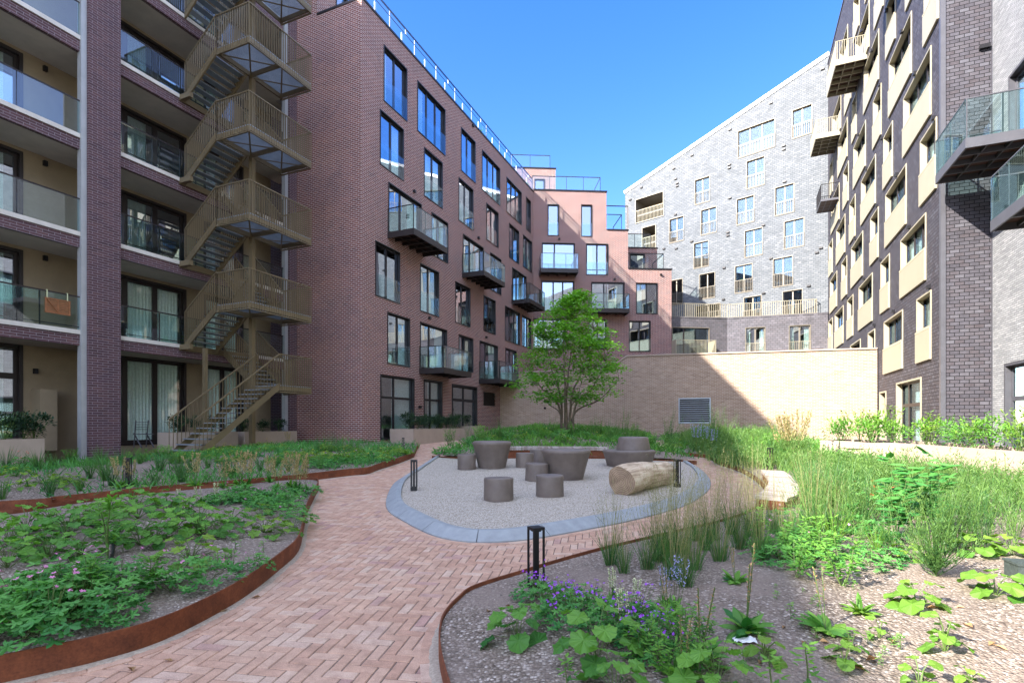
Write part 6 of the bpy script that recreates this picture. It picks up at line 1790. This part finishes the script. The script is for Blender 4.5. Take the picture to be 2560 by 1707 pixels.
# ---- planter shrubs
def mk_hedge(h, r, leaf, n=420, ls=.09, name='planter_shrub', seed=1):
    m = MB(); R_2 = random.Random(seed); bl_ = [(R_2.uniform(-.5, .5) * r, R_2.uniform(-.5, .5) * r, h * R_2.uniform(.3, .8), r * R_2.uniform(.35, .65)) for _ in range(9)]
    for i in range(n):
        b = bl_[i % 9]; d = rd(-40, 89); q = b[3] * R_2.uniform(.35, 1.0); p = Vector((b[0], b[1], b[2])) + Vector((d.x, d.y, d.z * .8)) * q
        if p.z < 0: continue
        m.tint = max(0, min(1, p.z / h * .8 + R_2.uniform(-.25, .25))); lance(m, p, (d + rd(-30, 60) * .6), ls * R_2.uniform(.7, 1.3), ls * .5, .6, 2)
    m.mi = 1
    for k in range(7): e = rd(50, 85) * h * .8; m.tube([(0, 0, 0), tuple(e)], .008, 4, cap=False)
    for k in range(6):
        e = rd(60, 86); pt = e * h * R_2.uniform(1.0, 1.35); m.mi = 1; m.tube([tuple(e * h * .6), tuple(pt)], .004, 3, cap=False); m.mi = 0
        for j in range(9): m.tint = .8; lance(m, (e * h * .7).lerp(pt, j / 8), rd(0, 50), ls, ls * .45, .6, 2)
    return m.build(name, [M[leaf], M['stem']])
HD = [mk_hedge(.75, .5, 'leaf_dark', seed=s) for s in (1, 2)]
def put(src, p, s, label, group, cat='shrub', first={}):
    if src.name not in first: first[src.name] = 1; o = src
    else: o = copy_tree(src)
    o.location = p; o.scale = (s, s, s); o.rotation_euler = (0, 0, RND.uniform(0, 6)); tag(o, label, cat, group); return o
for i in range(9):
    p = W0f.P(20.7 + i * .56, -14.0 + RND.uniform(-.1, .1), zA); put(HD[i % 2], p, RND.uniform(.85, 1.1), 'dark leafy shrub in the long planter before the brick facade', 'dark shrubs in the brick facade planter')
put(HD[0], W0f.P(26.2, -14.0, zB), .9, 'dark shrub at the right end in the short planter before the brick facade', None)
for i, (s, w) in enumerate(((8.2, -17.7), (7.5, -17.6), (6.8, -17.7), (7.9, -17.6))): put(HD[i % 2], W0f.P(s, w, zC), 1.0, 'dark shrub in the planter before the ground floor windows at the far left', 'dark shrubs in the far left planter')
for i, s in enumerate((12.2, 12.9, 13.6)): put(HD[i % 2], W0f.P(s, -17.8, zD), .85, 'dark shrub in the planter behind the stair foot', 'dark shrubs behind the stair foot')
for i, s in enumerate((15.0, 15.9, 16.7)): put(HD[i % 2], W0f.P(s, -17.8, zE), .75, 'dark shrub in the planter under the staircase', 'dark shrubs under the staircase')
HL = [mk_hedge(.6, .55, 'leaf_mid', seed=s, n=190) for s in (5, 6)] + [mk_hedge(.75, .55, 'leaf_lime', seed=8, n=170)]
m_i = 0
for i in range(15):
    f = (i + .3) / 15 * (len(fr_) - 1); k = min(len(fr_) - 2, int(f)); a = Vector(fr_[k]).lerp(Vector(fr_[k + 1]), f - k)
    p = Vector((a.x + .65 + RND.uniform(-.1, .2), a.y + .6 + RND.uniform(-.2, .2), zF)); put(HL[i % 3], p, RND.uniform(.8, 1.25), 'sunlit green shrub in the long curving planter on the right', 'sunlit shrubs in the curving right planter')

# ---- the tree: several stems, layered crown
TB = G(1416, 1092, .45); TB = Vector((TB.x, TB.y, bedz(2, TB.x, TB.y) if inside(TB.x, TB.y, B3) else TB.z))
tree = empty('multi_stem_tree', TB, 'multi-stemmed green tree on the mound before the beige wall', 'tree')
TY = TB.y
def tpx(px, py): return Vector(((px - CX) / F * TY, 0, CZ + (HZ - py) * TY / F))
prof = [(735, 1436, 1452), (760, 1400, 1482), (795, 1355, 1508), (835, 1322, 1532), (870, 1300, 1548), (900, 1290, 1556), (930, 1282, 1566), (960, 1268, 1568), (980, 1278, 1560), (998, 1300, 1535), (1012, 1335, 1510)]
def extent(z):
    py = HZ - (z - CZ) * F / TY
    if py < prof[0][0] or py > prof[-1][0]: return None
    for i in range(len(prof) - 1):
        if prof[i][0] <= py <= prof[i + 1][0]:
            f = (py - prof[i][0]) / (prof[i + 1][0] - prof[i][0]); a = prof[i][1] + (prof[i + 1][1] - prof[i][1]) * f; b = prof[i][2] + (prof[i + 1][2] - prof[i][2]) * f
            return (a - CX) / F * TY, (b - CX) / F * TY
zlo, zhi = CZ + (HZ - 1012) * TY / F, CZ + (HZ - 735) * TY / F
trk = MB(); tops_ = [(1310, 900, -.6), (1365, 830, .5), (1405, 780, -.3), (1442, 745, .2), (1480, 830, -.6), (1520, 900, .5), (1545, 950, -.2), (1345, 960, 1.0), (1470, 930, 1.4), (1400, 920, -1.4)]
limbs = []
for i, (px, py, dy) in enumerate(tops_):
    e = tpx(px, py); e.y = TY + dy; b = TB + Vector(((e.x - TB.x) * .1 + RND.uniform(-.1, .1), RND.uniform(-.2, .2), -.1)); mid = b.lerp(e, .33) + Vector((-(e.x - TB.x) * .20, 0, .25))
    pts = catmull([b, mid, b.lerp(e, .65) + Vector((-(e.x - TB.x) * .05, 0, 0)), e], 6); pts = [p + Vector((RND.uniform(-.02, .02), RND.uniform(-.02, .02), 0)) for p in pts]
    r0 = .06 if i < 7 else .04; trk.tube(pts, [r0 * (1 - .88 * k / (len(pts) - 1)) for k in range(len(pts))], 7, cap=False); limbs.append(pts)
lf = MB(); clus = []
tries = 0
while len(clus) < 230 and tries < 9000:
    tries += 1
    z = zlo + (zhi - zlo) * RND.random(); ex = extent(z)
    if not ex: continue
    cx_ = (ex[0] + ex[1]) / 2; hw = (ex[1] - ex[0]) / 2; a = RND.uniform(0, 2 * pi); q = RND.random() ** .33
    p = Vector((cx_ + cos(a) * hw * q * .93, TY + sin(a) * hw * q * .8, z))
    if fbm(p.x * 1.7 + 5, p.z * 1.7 + p.y) < -.1: continue
    clus.append(p)
for p in clus:
    best = min((((p - v_).length + abs(v_.z - p.z) * .2, v_) for l in limbs for v_ in l[6:] if v_.z < p.z + .3), default=(0, limbs[0][8]), key=lambda t: t[0])[1]
    mid = best.lerp(p, .5) + Vector((0, 0, .08)); trk.tube([best, mid, p], [.016, .011, .005], 4, cap=False)
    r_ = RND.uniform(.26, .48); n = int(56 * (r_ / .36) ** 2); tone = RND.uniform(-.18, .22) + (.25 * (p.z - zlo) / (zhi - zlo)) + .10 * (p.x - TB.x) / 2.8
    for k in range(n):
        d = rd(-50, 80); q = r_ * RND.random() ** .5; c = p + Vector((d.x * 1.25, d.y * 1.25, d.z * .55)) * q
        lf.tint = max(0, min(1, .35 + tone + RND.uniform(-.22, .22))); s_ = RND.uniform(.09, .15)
        e = rd(-35, 25); u_ = (Vector((0, 0, 1)) + rd(-20, 60) * .9).normalized(); sd = e.cross(u_).normalized()
        lf.poly([c, c + e * s_ * .5 + sd * s_ * .38, c + e * s_ + u_ * s_ * -.1, c + e * s_ * .5 - sd * s_ * .33])
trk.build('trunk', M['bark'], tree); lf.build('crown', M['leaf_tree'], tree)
# roof plant tubs peeping over the parapet
for i, (s, l) in enumerate(((30.6, 'small leafy plant behind the roof railing of the brick block, nearer one'), (39.0, 'small leafy plant behind the roof railing of the brick block, farther one'))):
    o = mk_hedge(.6, .4, 'leaf_mid', n=120, seed=20 + i, name='roof_plant'); o.location = bf.P(s, -.5, BTOP + .05); tag(o, l, 'plant')

# ================================================================ LIGHT, SKY, CAMERA
D = Vector((1.0, .6, -.74)).normalized()
w = bpy.data.worlds.new('World'); SC.world = w; w.use_nodes = True
t = w.node_tree; bg = t.nodes['Background']
sky = t.nodes.new('ShaderNodeTexSky'); sky.sky_type = 'NISHITA'; sky.sun_disc = False
to = -D
sky.sun_elevation = math.asin(to.z); sky.sun_rotation = math.atan2(to.x, to.y)
sky.altitude = 0; sky.air_density = 1.0; sky.dust_density = .4; sky.ozone_density = 2.2
hs = t.nodes.new('ShaderNodeHueSaturation'); hs.inputs['Saturation'].default_value = 1.36; hs.inputs['Hue'].default_value = .516
L(t, sky.outputs[0], hs.inputs['Color']); mc = mixc(t, 1.0, hs.outputs[0], (.66, .57, .55), 'MULTIPLY')
# fill glow added overhead and behind the viewer, brightening the shade; clear ahead
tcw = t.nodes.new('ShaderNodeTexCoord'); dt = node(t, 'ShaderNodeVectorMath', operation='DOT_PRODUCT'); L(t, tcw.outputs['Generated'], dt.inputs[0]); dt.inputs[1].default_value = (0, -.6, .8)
fill_glow = ramp(t, dt.outputs['Value'], [(.12, (0, 0, 0)), (.5, (1, 1, 1))])
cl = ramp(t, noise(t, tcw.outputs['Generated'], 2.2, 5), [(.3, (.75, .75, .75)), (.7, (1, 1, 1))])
fill_glow = mixc(t, 1.0, fill_glow, cl, 'MULTIPLY'); fill_glow = mixc(t, 1.0, fill_glow, (1.68, 1.68, 1.52), 'MULTIPLY')
ad_ = node(t, 'ShaderNodeVectorMath', operation='ADD'); L(t, mc, ad_.inputs[0]); L(t, fill_glow, ad_.inputs[1]); L(t, ad_.outputs[0], bg.inputs[0]); bg.inputs[1].default_value = .15
sl_ = bpy.data.lights.new('sun', 'SUN'); sl_.energy = 2.75; sl_.angle = radians(.6); sl_.color = (1, .93, .83)
so = bpy.data.objects.new('sun', sl_); COL.objects.link(so); so.rotation_euler = D.to_track_quat('-Z', 'Y').to_euler(); so.location = (0, 0, 40)
cam = bpy.data.cameras.new('camera'); co = bpy.data.objects.new('camera', cam); COL.objects.link(co)
co.location = (0, 0, CZ); co.rotation_euler = (pi / 2, 0, 0)
cam.sensor_width = 36; cam.lens = F / 2560 * 36; cam.shift_y = (HZ - 853.5) / 2560; cam.clip_end = 1500; cam.clip_start = .05
SC.camera = co
SC.view_settings.view_transform = 'Standard'; SC.view_settings.look = 'None'; SC.view_settings.gamma = 1; SC.view_settings.exposure = 2.62
SC.cycles.max_bounces = 8; SC.cycles.transparent_max_bounces = 24; SC.cycles.caustics_reflective = False; SC.cycles.caustics_refractive = False
SC.cycles.sample_clamp_indirect = 6
